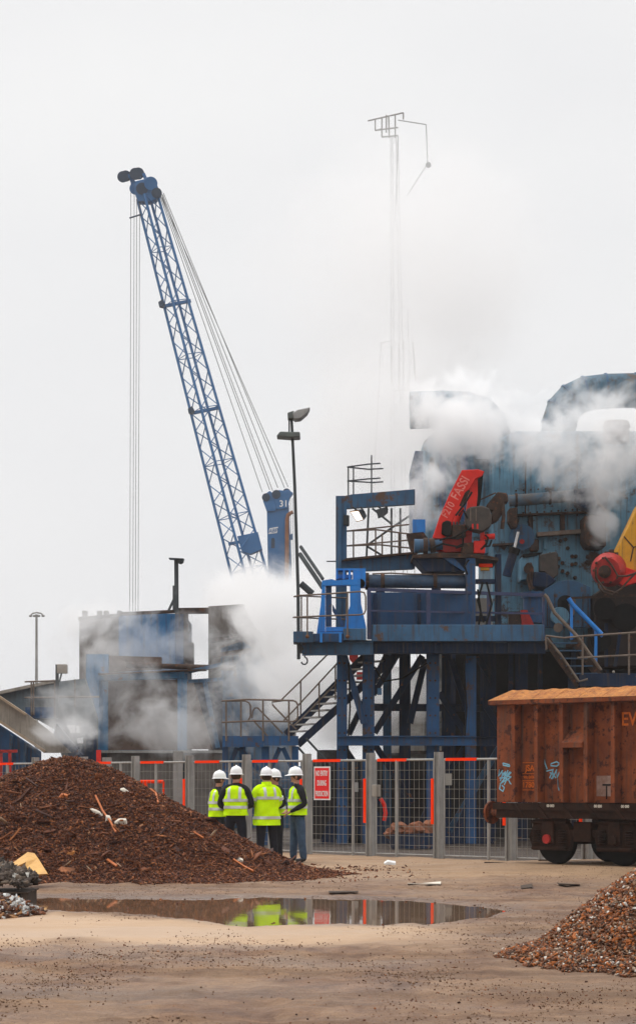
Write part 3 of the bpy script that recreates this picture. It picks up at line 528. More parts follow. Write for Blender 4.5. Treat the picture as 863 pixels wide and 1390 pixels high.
# underframe
b = MB(); b.box((-.10,-.02,ZB-.14),(LW,.06,ZB-.012)); b.box((-.05,.02,ZB-.29),(LW,.10,ZB-.142)); b.box((-.05,DW-.1,ZB-.29),(LW,DW,ZB-.02)); b.box((-.1,.1,ZB-.29),(.08,DW-.1,ZB-.02))
for x in ribs: b.prism([(x-.05,-.022,ZB-.02),(x+.05,-.022,ZB-.02),(x+.27,-.022+.03,ZB-.29),(x+.2,.008,ZB-.29)], (0,-.025,0))
b.build('sole_bar', M_wund, wag)
for yy in (.36, DW-.36):
    b = MB(); b.tube([(-.12,yy,ZB-.20),(-.42,yy,ZB-.20)], .075, 12); b.tube([(-.42,yy,ZB-.20),(-.47,yy,ZB-.20)], .215, 20); b.build('buffer', M_wag, wag, smooth=True)
def bogie(x0):
    b = MB()
    for sy in (.18, DW-.32):
        b.box((x0+.02, sy, .50), (x0+2.28, sy+.13, .64))
        for ax in (.40, 1.9):
            x = x0 + ax
            b.prism([(x-.42,sy-.02,.25),(x+.42,sy-.02,.25),(x+.5,sy-.02,.5),(x+.36,sy-.02,.83),(x-.36,sy-.02,.83),(x-.5,sy-.02,.5)], (0,.12,0))
            b.box((x-.40, sy-.09, .26), (x+.40, sy-.022, .32)); b.box((x-.13, sy-.10, .38), (x+.13, sy-.022, .80)); b.box((x-.42, sy-.08, .74), (x+.42, sy-.022, .80))
            for kx in (-.30, .30):
                for q in range(6): b.tube([(x+kx,sy-.04,.38+q*.045),(x+kx,sy-.04,.405+q*.045)], .085, 10)
        b.box((x0+.95, sy-.05, .42), (x0+1.35, sy+.18, .78))
    b.box((x0+.3,.5,.5),(x0+2,DW-.5,.62)); bg_ = b.build('bogie', M_wund, wag, bevel=.012)
    for ax in (.40, 1.9):
        for yy in (.42, DW-.42):
            w_ = MB(); x = x0 + ax; s_ = -1 if yy < 1 else 1
            w_.tube([(x,yy,.42),(x,yy+.02*s_,.42),(x,yy+.11*s_,.42),(x,yy+.12*s_,.42)], [.43,.43,.41,.36], 36); w_.build('wheel', M_black, bg_, smooth=True)
        b2 = MB(); b2.tube([(x0+ax,.08,.42),(x0+ax,DW-.08,.42)], .075, 12); b2.build('axle', M_wund, bg_, smooth=True)
    for ax in (.40, 1.9): b3 = MB(); b3.tube([(x0+ax,.03,.46),(x0+ax,.12,.46)], .085, 14); b3.build('axle_box_cover', M_dred if ax < 1 else M_wund, bg_, smooth=True)
bogie(.72); bogie(LW-3.2)
b = MB(); b.tube([(3.1,.5,.62),(4.6,.5,.62)], .17, 14); b.box((3.4,.3,.55),(3.8,.7,.8)); b.build('brake_cylinder', M_wund, wag)
# stencils and graffiti
yy = .174
text('EWS', 'stencil', M_txt, wag, (ribs[4]+.36, yy, 2.62), (1,0,0), Z, .34, .002, .95)
x = ribs[0] + .235
for tt, z, s_ in (('JSA', 1.76, .155), ('90t 000kg', 1.595, .075), ('17808', 1.45, .145)): text(tt, 'stencil', M_txt, wag, (x, yy, z), (1,0,0), Z, s_, .002, 1.0)
for z in (1.865, 1.66, 1.53, 1.36): MB().bar((x-.17,yy,z),(x+.19,yy,z), .004, .011).build('stencil_line', M_txt, wag)
for xx in (1.27, 2.35, 2.95): text('00 000', 'stencil', M_paper, wag, (xx,-.024,ZB-.06), (1,0,0), Z, .07, .002, .9)
def graf(cx, cz, y, strokes, s_=1, r=.011):
    b = MB()
    for st in strokes: 
        pts = [Vector((cx + p[0]*s_*1.45, y, cz - p[1]*s_)) for p in st]
        for a, c in zip(pts, pts[1:]): b.bar(a, c + (c-a)*.08, .004, r*2)
    b.build('graffiti', M_graf, wag)
g1 = [[(-.05,-.3),(.08,-.26),(.09,-.22),(-.04,-.25),(-.05,-.3)],[(-.12,-.15),(-.14,0),(-.06,-.12),(-.07,.02),(0,-.1)],[(.0,-.1),(-.02,.03),(.05,-.12),(.05,.0),(.12,-.08)],[(-.12,.05),(.0,.04),(-.1,.18),(.03,.08),(-.02,.2)],[(.05,.05),(.10,.17),(.14,.2)],[(-.1,.18),(-.12,.3),(-.05,.36),(-.02,.27),(-.07,.22)],[(.1,-.1),(.02,0),(.12,.02),(.03,.1)],[(-.04,-.08),(-.1,.1)],[(.04,0),(.0,.12)]]
g2 = [[(-.2,-.38),(-.17,-.2),(-.13,-.08)],[(-.06,-.18),(.04,-.22),(.10,-.18),(.04,-.13),(-.06,-.14),(-.06,-.18)],[(-.14,-.03),(-.02,-.06),(-.08,.1)],[(-.02,-.05),(-.03,.12),(.04,-.05),(.05,.1),(.12,-.08)],[(.1,.0),(.14,.14),(.2,-.1)],[(.2,-.04),(.15,.12),(.21,.16)],[(.06,.12),(.07,.3),(.085,.36)],[(-.08,.0),(.0,.05),(-.05,.12)],[(-.04,-.02),(.02,.1)]]
graf(.19, 1.62, -.004, g1, .8); graf(ribs[1]+.27, 1.68, yy, g2, .9)
b = MB(); b.box((ribs[3]+.10, yy-.002, 1.25),(ribs[4]-.06, yy+.002, 1.62)); pn_ = b.build('chalk_panel', mat('pale_smeared_board', (.34,.24,.2), (.18,.09,.06), 5, .8, streak=.6), wag)
b = MB(); b.box((ribs[3]+.24,yy-.012,1.44),(ribs[3]+.42,yy-.004,1.47)); b.box((ribs[3]+.32,yy-.012,1.2),(ribs[3]+.34,yy-.004,1.437)); b.build('catch', M_black, pn_)
wag.location = WO; wag.rotation_euler = (0, 0, WA)
rl = MB()
for yy in (.36, DW-.36):
    rl.bar((-.6,yy,-.05),(24,yy,-.05), .07, .08)
ro = rl.build('rail_track', M_wund); tag(ro, 'sunken steel rail track under the wagon', 'rail track'); ro.location = WO; ro.rotation_euler = (0, 0, WA)

# ------------------------------------------------------------ people
def skin_mesh(verts, edges, rad, root):
    me = bpy.data.meshes.new('tmp'); me.from_pydata(verts, edges, []); o = bpy.data.objects.new('tmp', me); COL.objects.link(o)
    m1 = o.modifiers.new('s', 'SKIN'); m1.use_smooth_shade = True
    if not me.skin_vertices: raise RuntimeError('no skin layer')
    for i, r in enumerate(rad): me.skin_vertices[0].data[i].radius = r if isinstance(r, tuple) else (r, r)
    me.skin_vertices[0].data[root].use_root = True
    m2 = o.modifiers.new('u', 'SUBSURF'); m2.levels = 2; m2.render_levels = 2
    dg = bpy.context.evaluated_depsgraph_get(); r = bpy.data.meshes.new_from_object(o.evaluated_get(dg)); bpy.data.objects.remove(o); return r
FOLD = [0]
def ring_shell(rings, n=36, p=2.5, dz=None, cap=False):
    b = MB(); vs = []
    for z, cx, cy_, a, bb in rings:
        for k in range(n):
            t = 2*math.pi*k/n; c, s = math.cos(t), math.sin(t)
            wr = 1 + .03*math.sin(2*t + z*19 + FOLD[0]) + .022*math.sin(5*t - z*31 + FOLD[0]*2) + .012*math.sin(11*t + z*57)     # folds
            x = math.copysign(abs(c)**(2/p), c)*a*wr; y = math.copysign(abs(s)**(2/p), s)*bb*wr
            vs.append((cx+x, cy_+y, z + (dz(x, y, z) if dz else 0)))
    m = len(rings); fs = [(i*n+k, i*n+(k+1)%n, (i+1)*n+(k+1)%n, (i+1)*n+k) for i in range(m-1) for k in range(n)]
    fs.append(tuple(range(n))[::-1]) if cap else None
    return b.add(vs, fs)
def interp_ring(rings, z):
    zs = [r[0] for r in rings]; return [float(np.interp(z, zs, [r[k] for r in rings])) for k in range(1, 5)]
def person(label, loc, yaw, sc=1, jacket=False, trousers=None, arms=None, legs=None, torso_lean=0, headturn=0, head_dip=0, sleeves=None, face=True):
    FOLD[0] += 1.7; root = thing('person', label, 'person', (0,0,0), 'people in hard hats and hi-vis standing together')
    V, E, Rr, names = [], [], [], {}
    def v(nm, p, r, par=None):
        names[nm] = len(V); V.append(p); Rr.append(r)
        if par: E.append((names[par], names[nm]))
    tl = torso_lean
    v('pelvis', (0,0,.96), (.15,.115)); v('waist', (0,tl*.2,1.10), (.145,.105), 'pelvis'); v('chest', (0,tl*.6,1.30), (.165,.115), 'waist'); v('upper', (0,tl,1.42), (.135,.10), 'chest')
    v('neck', (0,tl-.005,1.52), .06, 'upper'); hx = math.sin(R(headturn)); hy = -math.cos(R(headturn)); hf = .02 + head_dip*.5
    v('chin', (hx*hf, tl-.005+hy*hf, 1.60-head_dip*.3), (.070,.075), 'neck'); v('face', (hx*(hf+.01), tl+hy*(hf+.01), 1.675-head_dip*.4), (.085,.095), 'chin'); v('crown', (hx*hf, tl+hy*hf, 1.74-head_dip*.5), (.078,.085), 'face')
    legs = legs or {}
    for s, k in ((-1,'R'), (1,'L')):
        st = legs.get(k, (.0, .0, .0)); fx, fy, kb = st       # foot offset x, y, knee bend
        v('hip'+k, (s*.10,0,.88), .112, 'pelvis'); v('thigh'+k, (s*.11+fx*.25, -kb*.4+fy*.25, .70), .106, 'hip'+k); v('knee'+k, (s*.115+fx*.5, -kb+fy*.5,.50), .088, 'thigh'+k)
        v('calf'+k, (s*.12+fx*.75, -kb*.3+fy*.75,.30), .080, 'knee'+k); v('ankle'+k, (s*.12+fx,.01+fy,.10), .076, 'calf'+k); v('heel'+k, (s*.12+fx,.02+fy,.05), .048, 'ankle'+k); v('toe'+k, (s*.15+fx,-.17+fy,.038), (.045,.036), 'heel'+k)
    hands = []
    arms = arms or {}
    for s, k in ((-1,'R'), (1,'L')):
        el, wr = arms.get(k, ((s*.27,.03,1.16), (s*.24,-.14,.98)))
        fat = 1.5 if jacket else 1.3
        v('sh'+k, (s*.185,tl,1.43), .068*fat, 'upper'); el = (el[0]+s*.03, el[1], el[2]); wr = (wr[0]+s*.01, wr[1], wr[2])
        v('ua'+k, (s*.228,tl,1.375), .06*fat, 'sh'+k); v('el'+k, el, .046*fat, 'ua'+k); v('fa'+k, tuple((el[i]+wr[i])/2 for i in range(3)), .044*fat, 'el'+k); v('wr'+k, wr, .032, 'fa'+k)
        d = (Vector(wr)-Vector(el)).normalized(); pm = Vector(wr) + d*.07; v('pa'+k, tuple(pm), (.038,.02), 'wr'+k); hands.append(pm + d*.05)
        side = d.cross(Vector((0,0,1)) if abs(d.z) < .8 else Vector((0,1,0))).normalized(); nrm = d.cross(side)*(1 if s > 0 else -1)
        for q, (off, ln) in enumerate(((-.03,.075),(-.01,.088),(.01,.083),(.03,.064))):
            a = pm + d*.03 + side*off; c = a + d*ln*.55 + nrm*.008; e = c + d*ln*.38 + nrm*.025
            v(f'f{q}a{k}', tuple(a), .011, 'pa'+k); v(f'f{q}b{k}', tuple(c), .0095, f'f{q}a{k}'); v(f'f{q}c{k}', tuple(e), .008, f'f{q}b{k}')
        a = Vector(wr) + d*.035 - side*.035; c = a + d*.035 - side*.022 + nrm*.01; v('t0'+k, tuple(a), .013, 'wr'+k); v('t1'+k, tuple(c), .011, 't0'+k); v('t2'+k, tuple(c + d*.03 + nrm*.012), .009, 't1'+k)
    me = skin_mesh(V, E, Rr, 0)
    # face relief: nose, brow, chin
    f = Vector((hx, hy, 0)); r_ = Vector((-hy, hx, 0)); hc = Vector(V[names['face']])
    for q in me.vertices:
        d = q.co - hc
        if q.co.z > 1.52 and d.dot(f) > .04:
            la, up = d.dot(r_), d.z
            q.co += f*(.034*math.exp(-(la/.014)**2)*math.exp(-((up+.008)/.026)**2) + .012*math.exp(-(la/.05)**2)*math.exp(-((up-.045)/.012)**2) - .010*(math.exp(-((abs(la)-.03)/.013)**2))*math.exp(-((up-.022)/.012)**2) + .014*math.exp(-(la/.025)**2)*math.exp(-((up+.085)/.02)**2) + .006*math.exp(-(la/.024)**2)*math.exp(-((up+.052)/.009)**2))
    me.materials.clear(); tr = trousers or M_trou; slots = [M_skin, tr, M_jack, M_boot, M_hiv]
    for p in me.polygons:
        c = p.center; p.use_smooth = True
        if c.z < .075: p.material_index = 3
        elif min((c-h_).length for h_ in hands) < .115: p.material_index = 0
        elif c.z > 1.545: p.material_index = 0
        elif c.z < .95 and abs(c.x) < .24 and abs(c.y) < .2: p.material_index = 1
        else: p.material_index = 4 if jacket else 2
    link('body', me, slots, root)
    # trouser cuffs, waist shirt
    if jacket: rings = [(.74,0,.0,.268,.20),(.80,0,0,.262,.195),(.95,0,0,.25,.18),(1.10,0,tl*.2,.238,.17),(1.25,0,tl*.5,.245,.17),(1.36,0,tl*.8,.248,.162),(1.43,0,tl,.225,.14),(1.475,0,tl,.155,.112),(1.50,0,tl,.095,.09),(1.565,0,tl-.01,.088,.09)]
    else: rings = [(.93,0,-.01,.235,.185),(1.0,0,-.005,.228,.178),(1.12,0,tl*.2,.218,.165),(1.25,0,tl*.5,.228,.165),(1.36,0,tl*.8,.232,.155),(1.43,0,tl,.208,.13),(1.475,0,tl,.14,.102),(1.495,0,tl,.09,.085)]
    zz = sorted(set([r[0] for r in rings] + list(np.arange(rings[0][0], rings[-1][0], .03)))); fine = [(z, *interp_ring(rings, z)) for z in zz]
    if not jacket: # armholes: narrow the sides
        fine = [(z, a, b_, c - (.03*math.exp(-((z-1.34)/.08)**2)), d) for z, a, b_, c, d in fine]
    ve = ring_shell(fine, 44).build('jacket' if jacket else 'vest', M_hiv, root, smooth=True)
    if not jacket:
        b = ring_shell([(.90,0,0,.178,.128),(.96,0,0,.186,.132),(1.02,0,0,.18,.128)], 30); b.build('jumper_hem', M_jack, root, smooth=True)
    def rp(x, sgn, z, off):
        cx, cyy, a, bb = interp_ring(fine, z); t = max(0, 1-(min(abs(x-cx)/a, 1))**2.5)**(1/2.5); return Vector((x, cyy + sgn*(bb*t*1.03+off), z))
    b = MB()
    for z in ((.90,1.06) if jacket else (1.06,1.19)) if not jacket else (.86, 1.24):
        rg = [(z+q*.018, *[u + (.010 if k_ > 1 else 0) for k_, u in enumerate(interp_ring(fine, z+q*.018))]) for q in range(4)]
        t = ring_shell(rg, 44); b.add(t.v, t.f)
    for xs__ in (-.105, .105):
        for sgn in (-1, 1):
            z0, z1 = (1.24, 1.47) if jacket else (1.19, 1.47)
            if sgn < 0 and jacket: z0 = .86
            zs = np.linspace(z0, z1, 9); vs = []
            for z in zs: vs += [rp(xs__-.027, sgn, z, .006), rp(xs__+.027, sgn, z, .006)]
            b.add(vs, [(2*i, 2*i+1, 2*i+3, 2*i+2) for i in range(8)])
    b.build('reflective_band', M_refl, ve, smooth=True)
    if jacket:
        for s, k in ((-1,'R'), (1,'L')):
            a = Vector(V[names['ua'+k]]); c = Vector(V[names['el'+k]]); d = (c-a); b = MB(); b.tube([a+d*.42, a+d*.66], .098, 16); b.build('sleeve_band', M_refl, ve, smooth=True)
        b = MB(); b.tube([(0,tl,1.49),(0,tl-.005,1.53),(0,tl-.008,1.575)], [.105,.10,.095], 20); b.build('collar', M_hiv, ve, smooth=True)
    # hair, ears, eyes, hard hat
    hc = Vector(V[names['face']]); b = MB(); b.ball(hc - f*.02 + Z*.02, (.096,.096,.092), 18, 12); b.build('hair', M_hair, root, smooth=True)
    for sgn in (-1, 1):
        b = MB(); b.ball(hc + r_*sgn*.092 - f*.005 - Z*.0, (.022,.022,.034), 10, 6); b.build('ear', M_skin, root, smooth=True)
        b = MB(); b.ball(hc + r_*sgn*.031 + f*.083 + Z*.020, .010, 8, 6); b.build('eye', M_black, root, smooth=True)
    ht = Vector(V[names['face']]) + Z*.05 - f*.004; prof_ = [(.132,0),(.136,.012),(.134,.045),(.124,.085),(.10,.122),(.065,.143),(.03,.151),(.004,.153)]
    b = MB(); n = 32; vs = []
    for r__, z in prof_:
        for k in range(n):
            t = 2*math.pi*k/n; rr = r__; q = f*math.cos(t)*rr*1.04 + r_*math.sin(t)*rr*.84; vs.append(ht + q + Z*(z + (.006*math.cos(4*t) if 0 else 0)))
    b.add(vs, [(i*n+k, i*n+(k+1)%n, (i+1)*n+(k+1)%n, (i+1)*n+k) for i in range(len(prof_)-1) for k in range(n)] + [tuple((len(prof_)-1)*n+k for k in range(n))])
    for off in (0,): b.tube([ht - f*.10 + Z*.12, ht + Z*.158, ht + f*.10 + Z*.12], [.012,.018,.012], 8)
    vs = []                                        # brim: wider at the peak
    for k in range(n):
        t = 2*math.pi*k/n; pk = max(0, math.cos(t))**3*.055; base = f*math.cos(t)*.14*1.03 + r_*math.sin(t)*.14*.84
        out_ = base + base.normalized()*(.016 + pk) - Z*(.006 + pk*.25); vs += [ht + base*.96 + Z*.012, ht + out_ + Z*.004, ht + out_ - Z*.002, ht + base*.96 - Z*.003]
    b.add(vs, [(4*k+j, 4*k+(j+1)%4, 4*((k+1)%n)+(j+1)%4, 4*((k+1)%n)+j) for k in range(n) for j in range(4)])
    b.build('hard_hat', M_white, root, smooth=True)
    root.location = (loc[0], loc[1], float(ground_h(loc[0], loc[1]))); root.rotation_euler = (0, 0, R(yaw)); root.scale = (sc,)*3
    return root
def gp(x, D): q = P(x, 1100, D); return (q.x, q.y)
# arms: elbow, wrist in the person's own frame (front = -y, their right = -x)
person('person in a yellow vest seen side-on, leftmost of the group, half behind the next', gp(296, 44.6), 118, .985, arms={'L':((.26,-.02,1.17),(.12,-.24,1.18))}, headturn=0, head_dip=.02)
person('person with back to us in a yellow vest over black sleeves, second from left', gp(320, 43.3), 172, 1.035, arms={'R':((-.275,-.03,1.15),(-.20,-.25,1.08)),'L':((.285,-.02,1.14),(.20,-.24,1.05))}, legs={'R':(-.04,.02,0),'L':(.05,-.05,.02)}, head_dip=.03, headturn=-8)
person('person with back to us in a long yellow hi-vis jacket with sleeves and raised collar', gp(362, 43.5), 207, 1.02, jacket=True, arms={'L':((.27,-.06,1.16),(.16,-.30,1.14)),'R':((-.27,-.04,1.15),(-.20,-.27,1.08))}, legs={'R':(-.05,.0,.0),'L':(.04,.04,.0)}, head_dip=.04, headturn=-20)
person('person mostly hidden behind the long yellow jacket, dark face turned left', gp(375, 45.0), -62, 1.0, arms={'L':((.28,.02,1.16),(.22,-.2,1.05))}, head_dip=.03)
person('person in blue jeans and open yellow vest facing left, standing apart on the right', gp(404, 44.2), -68, 1.02, trousers=M_jean, arms={'R':((-.26,.03,1.16),(-.13,-.17,1.02)),'L':((.27,.04,1.15),(.13,-.19,1.0))}, legs={'R':(-.01,-.05,.0),'L':(.02,.06,.0)}, torso_lean=-.01, head_dip=.02, headturn=-12)
# ------------------------------------------------------------ steel platform behind the fence
D0 = 57.0
def col(parent, x0, x1, y0, zb, D, m, name='column', t=.02):
    a = P(x0, y0, D); c = P(x1, y0, D); w_ = c.x - a.x; mx_ = (a.x + c.x)/2
    b = MB(); b.ibeam((mx_, D+.18, zb), (mx_, D+.18, a.z), .32, w_, t, (0,1,0)); return b.build(name, m, parent)
def beam(b, x0, y0, x1, y1, D, h, w_=.2, t=.025): return b.ibeam(P(x0,y0,D), P(x1,y1,D), h, w_, t)
def pbar(b, x0, y0, x1, y1, D, h, w_=.12): return b.bar(P(x0,y0,D), P(x1,y1,D), w_, h)
def rail(name, parent, m, lines, D, r=.022, D2=None):
    b = MB()
    for ln in lines:
        pts = []
        for q in ln:
            d = D if D2 is None or len(q) < 3 else q[2]; pts.append(P(q[0], q[1], d))
        b.tube(pts, r, 7)
    return b.build(name, m, parent, smooth=True)
plat = thing('steel_platform', 'blue steel platform on stilts with railing and dark side panels behind the fence', 'platform', (P(600,0,D0).x, D0, 0))
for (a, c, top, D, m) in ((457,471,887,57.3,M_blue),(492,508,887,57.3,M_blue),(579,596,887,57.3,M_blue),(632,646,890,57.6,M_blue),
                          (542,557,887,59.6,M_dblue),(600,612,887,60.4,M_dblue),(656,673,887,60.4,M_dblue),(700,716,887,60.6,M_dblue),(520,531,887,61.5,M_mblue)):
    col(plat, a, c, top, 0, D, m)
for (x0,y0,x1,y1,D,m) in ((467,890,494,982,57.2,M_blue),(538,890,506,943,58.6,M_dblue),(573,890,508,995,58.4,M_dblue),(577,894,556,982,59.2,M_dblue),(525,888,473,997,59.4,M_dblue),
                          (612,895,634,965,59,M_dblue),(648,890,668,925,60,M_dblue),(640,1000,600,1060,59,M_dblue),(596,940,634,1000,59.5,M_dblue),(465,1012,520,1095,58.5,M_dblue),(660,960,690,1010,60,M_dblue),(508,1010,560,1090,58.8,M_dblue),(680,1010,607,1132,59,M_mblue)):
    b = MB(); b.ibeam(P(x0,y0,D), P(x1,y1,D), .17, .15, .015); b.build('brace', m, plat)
b = MB(); beam(b, 458,1005.5,646,1005.5,57.05,.25,.22); b.build('cross_beam', M_blue, plat)
b = MB(); beam(b, 640,1006,740,1006,57.9,.25,.22); b.build('cross_beam', M_dblue, plat)
b = MB(); beam(b, 500,960,740,962,61,.2,.2); b.build('cross_beam', M_dblue, plat)
for (x, D, m) in ((464,57.45,M_blue),(500,57.45,M_blue),(587,57.45,M_blue),(639,57.7,M_blue)):   # splayed foot gussets
    c = P(x, 1100, D)
    b = MB(); b.prism([(c.x-.55,D,0),(c.x-.16,D,.95),(c.x-.16,D,0)], (0,.03,0)); b.prism([(c.x+.16,D,0),(c.x+.16,D,.95),(c.x+.55,D,0)], (0,.03,0)); b.bar((c.x-.58,D+.02,0),(c.x-.16,D+.02,1.0),.12,.03); b.bar((c.x+.58,D+.02,0),(c.x+.16,D+.02,1.0),.12,.03)
    b.build('foot_gusset', M_dblue, plat)
# deck: deep main beam, front edge channel, plate
b = MB(); beam(b, 410,881,506,880,56.5,.33,.24); b.build('deck_beam', M_mblue, plat)
b = MB(); b.pxb(506,869,740,887,56.6,.3); b.build('deck_beam', M_dblue, plat)
for x in (548,591,646,690): b = MB(); b.pxb(x-1.5,866,x+1.5,887,56.5,.1); b.build('stiffener', M_dblue, plat)
b = MB(); b.pxb(504,848,738,870.5,56.35,.12); b.build('toe_channel', M_mblue, plat, bevel=.01)
b = MB(); b.box((P(402,870,56.5).x,56.5,P(0,869,56.5).z-.05),(P(740,870,56.5).x,61.5,P(0,869,56.5).z)); b.build('deck', M_dblue, plat)
b = MB(); b.pxb(398,857,425,872,56.1,.9); b.build('end_box', M_mblue, plat, bevel=.01)
b = MB(); b.pxb(466,853,497,869,56.1,.9); b.build('end_box', M_mblue, plat, bevel=.01)
b = MB(); b.pxb(425,860,466,871,56.15,.5); b.build('front_channel', M_blue, plat)
for x in (434,460): b = MB(); b.pxb(x,858,x+3.5,872,56.05,.09); b.build('stiffener', M_bright, plat)
# inner wall panels
b = MB(); b.pxb(498,804,635,868,57.2,.08); b.build('side_panel', mat('deep_blue_side_panel', (.013,.065,.16), (.009,.04,.10), 1, .6, streak=.6, rust=.2), plat)
for x in (507, 566): b = MB(); b.pxb(x,806,x+5,850,57.1,.09); b.build('stiffener', M_dblue, plat)
# railing along the long side
M_prail = mat('dull_purple_blue_rail', (.045,.06,.14), (.03,.035,.07), 3, .6, rust=.3, streak=.5)
b = MB(); b.bar(P(500,800,56.3), P(737,808,58), .08, .085); b.bar(P(500,829,56.3), P(737,833,58), .05, .05); b.build('railing', M_prail, plat)
for (x, t) in ((500.5,0),(581,.34),(663,.69),(737,1)):
    D = 56.3 + 1.7*t; b = MB(); b.bar(P(x, 801+7*t, D), P(x, 868, D), .10 if x != 737 else .06, .12, (0,1,0)); b.build('railing_post', M_prail, plat)
# front loop railing in worn steel
rail('loop_railing', plat, M_rail, [[(399,810),(405,808.5),(440,806.5),(488,803),(494,804.5),(496,810),(496,828),(494,833),(489,834.5),(440,836),(398,838)],[(417,808),(417,866)],[(471.5,804),(471.5,863)]], 56.0)
rail('loop_railing', plat, M_rail, [[(399,810,56),(410,809,57.2),(472,812,58.2)],[(398,838,56),(410,838.5,57.2),(472,841,58.2)],[(409,809,57.2),(409,860,57.2)],[(470,811,58.2),(470,860,58.2)]], 56, .02, 1)
for x in (417,471.5): b = MB(); b.ball(P(x,864,55.98), .05, 8, 6); b.build('rail_foot', mat('rusty_bolt_foot', (.16,.07,.03), None, 9, .8), plat)
hk = MB(); pts = [P(413,886,56.4)] + [P(413+4.2*math.sin(a)+0, 897-5*math.cos(a), 56.4) for a in np.linspace(.2, 4.4, 10)]
hk.tube(pts, .02, 6); tag(hk.build('lifting_hook', M_thin, smooth=True), 'small steel hook hanging below the left corner of the blue platform', 'hook')

# bright blue bracket frame standing on the platform corner
br = thing('bracket_frame', 'bright blue open steel bracket on the left corner of the platform', 'bracket', P(462,866,56.9))
D = 56.9
b = MB()
b.pxp([(436,797),(437,788),(450,786),(456,788),(464,787),(489,786),(489,794),(475,794),(475,795),(441,795),(441,797)][:9] + [(475,794),(441,795)], D-.2, .3)
b.build('top_bar', M_bright, br)
for pts, t in (([(437,794.2),(441.5,794.2),(441.5,851),(441.5,857.5),(430,857.5),(435,822)], .34), ([(475,794.2),(489,794.2),(490,820),(497,852),(497,862),(466.5,862),(470,835),(475,822)], .34)):
    b = MB(); b.pxp(pts, D-.2, t); b.build('leg_plate', M_bright, br, bevel=.008)
b = MB(); b.pxb(441.8,851,468,857,D-.2,.3); b.pxb(430,857.8,468,861,D-.25,.5); b.build('base_bar', M_bright, br)
b = MB(); b.pxb(441.8,795.4,450,850.7,D-.02,.05); b.build('back_plate', M_blue, br)
b = MB(); b.pxp([(451,820),(469,850),(463,850),(451,829)], D, .05); b.build('brace', M_blue, br)
cb = MB(); cb.pxb(456,771.5,496,774,D+.1,.6); cb.pxb(479,774.2,496,796,D+.1,.6); cb.pxb(456,774.2,458.5,786,D+.1,.6); cb.pxb(465,774.2,468,786,D+.1,.6); cb.pxb(473,774.2,476,793,D+.1,.6); cb.pxb(458.6,780,478,785,D+.2,.5)
cb.build('clevis_block', M_bright, br)
b = MB(); b.tube([P(489,792,D+.05), P(489,792,D+.15)], .12, 14); b.build('pin', M_black, br)
# hydraulic ram
ram = thing('hydraulic_ram', 'long grimy dark blue hydraulic cylinder lying level behind the platform railing', 'hydraulic cylinder', P(560,800,57.6))
b = MB(); b.tube([P(500,789,57.6), P(640,790,57.6)], .175, 20); b.build('barrel', mat('oily_blue_barrel', (.04,.085,.15), (.02,.035,.06), 3, .5, rust=.4, rustc=(.07,.045,.03)), ram, smooth=True)
for x in (498,519,590): b = MB(); b.tube([P(x-2.5,789,57.6), P(x+2.5,789,57.6)], .225, 20); b.build('collar', M_grime, ram, smooth=True)
for x in (516,592): b = MB(); b.pxb(x-6,794,x+6,806,57.5,.3); b.build('saddle', M_dblue, ram)
b = MB(); b.tube([P(505,779,57.5),P(530,778,57.5),P(560,779.5,57.5),P(640,780,57.5)], .02, 6); b.build('pipe', M_rail, ram, smooth=True)

# portal frame with flood lights
po = thing('portal_frame', 'tall grey blue steel portal frame rising from the left end of the platform', 'portal frame', P(463,866,58.6))
b = MB(); b.ibeam(P(463,866,58.8), P(463,674,58.8), .30, .29, .03, (0,1,0)); b.build('column', M_mblue, po)
b = MB(); b.pxb(456,673,463,866,58.55,.05); b.build('flange', M_mblue, po)
b = MB(); b.pxp([(463,674),(478,671),(563,664),(563,684),(470,690),(463,700)], 58.75, .25); b.build('top_beam', M_mblue, po)
b = MB(); b.pxp([(463,762),(558,752),(563,753),(563,771),(560,772),(463,776)], 58.7, .3); b.build('lower_beam', M_mblue, po)
b = MB(); b.pxp([(470,757.5),(560,749),(560,751.5),(463,761.5)], 58.5, .9); b.build('ledge', M_grime, po)
b = MB(); b.bar(P(443,762,58.7),P(456,762,58.7),.03,.03); b.build('stub_pipe', M_thin, po)
b = MB(); b.pxb(466,699,474,713,58.6,.3); b.build('switch_box', M_thin, po, bevel=.02)
rail('walkway_railing', po, M_rail, [[(470,721),(510,719),(556,725)],[(470,741),(515,739.5),(556,744)],[(479.5,721),(479.5,758)],[(509.5,718),(509.5,755)],[(518.5,724),(518.5,754)],[(541,724),(541,752)],[(470,721),(535,714),(555,712)],[(470,741),(556,733)]], 58.9, .022)
rail('top_railing', po, M_thin, [[(471,634),(500,630),(516,629)],[(471,653),(500,650),(516,649)],[(472.5,634),(472.5,672)],[(479.5,633),(479.5,671)],[(504,618),(504,670)],[(471,634),(500,637),(520,636)],[(471,653),(505,655),(520,654)]], 58.9, .02)
rail('stay_wire', po, M_thin, [[(500,690),(497,760)],[(531,690),(531,752)],[(543,690),(543,752)],[(497,741),(532,716)],[(532,716),(556,700)],[(497,741),(520,755)],[(505,690),(532,712)]], 60.5, .03)
M_lamp = bpy.data.materials.new('lit_lamp_glass'); M_lamp.use_nodes = True; q = M_lamp.node_tree.nodes['Principled BSDF']; q.inputs['Base Color'].default_value = (.9,.88,.8,1); q.inputs['Emission Color'].default_value = (1,.97,.9,1); q.inputs['Emission Strength'].default_value = 1.6
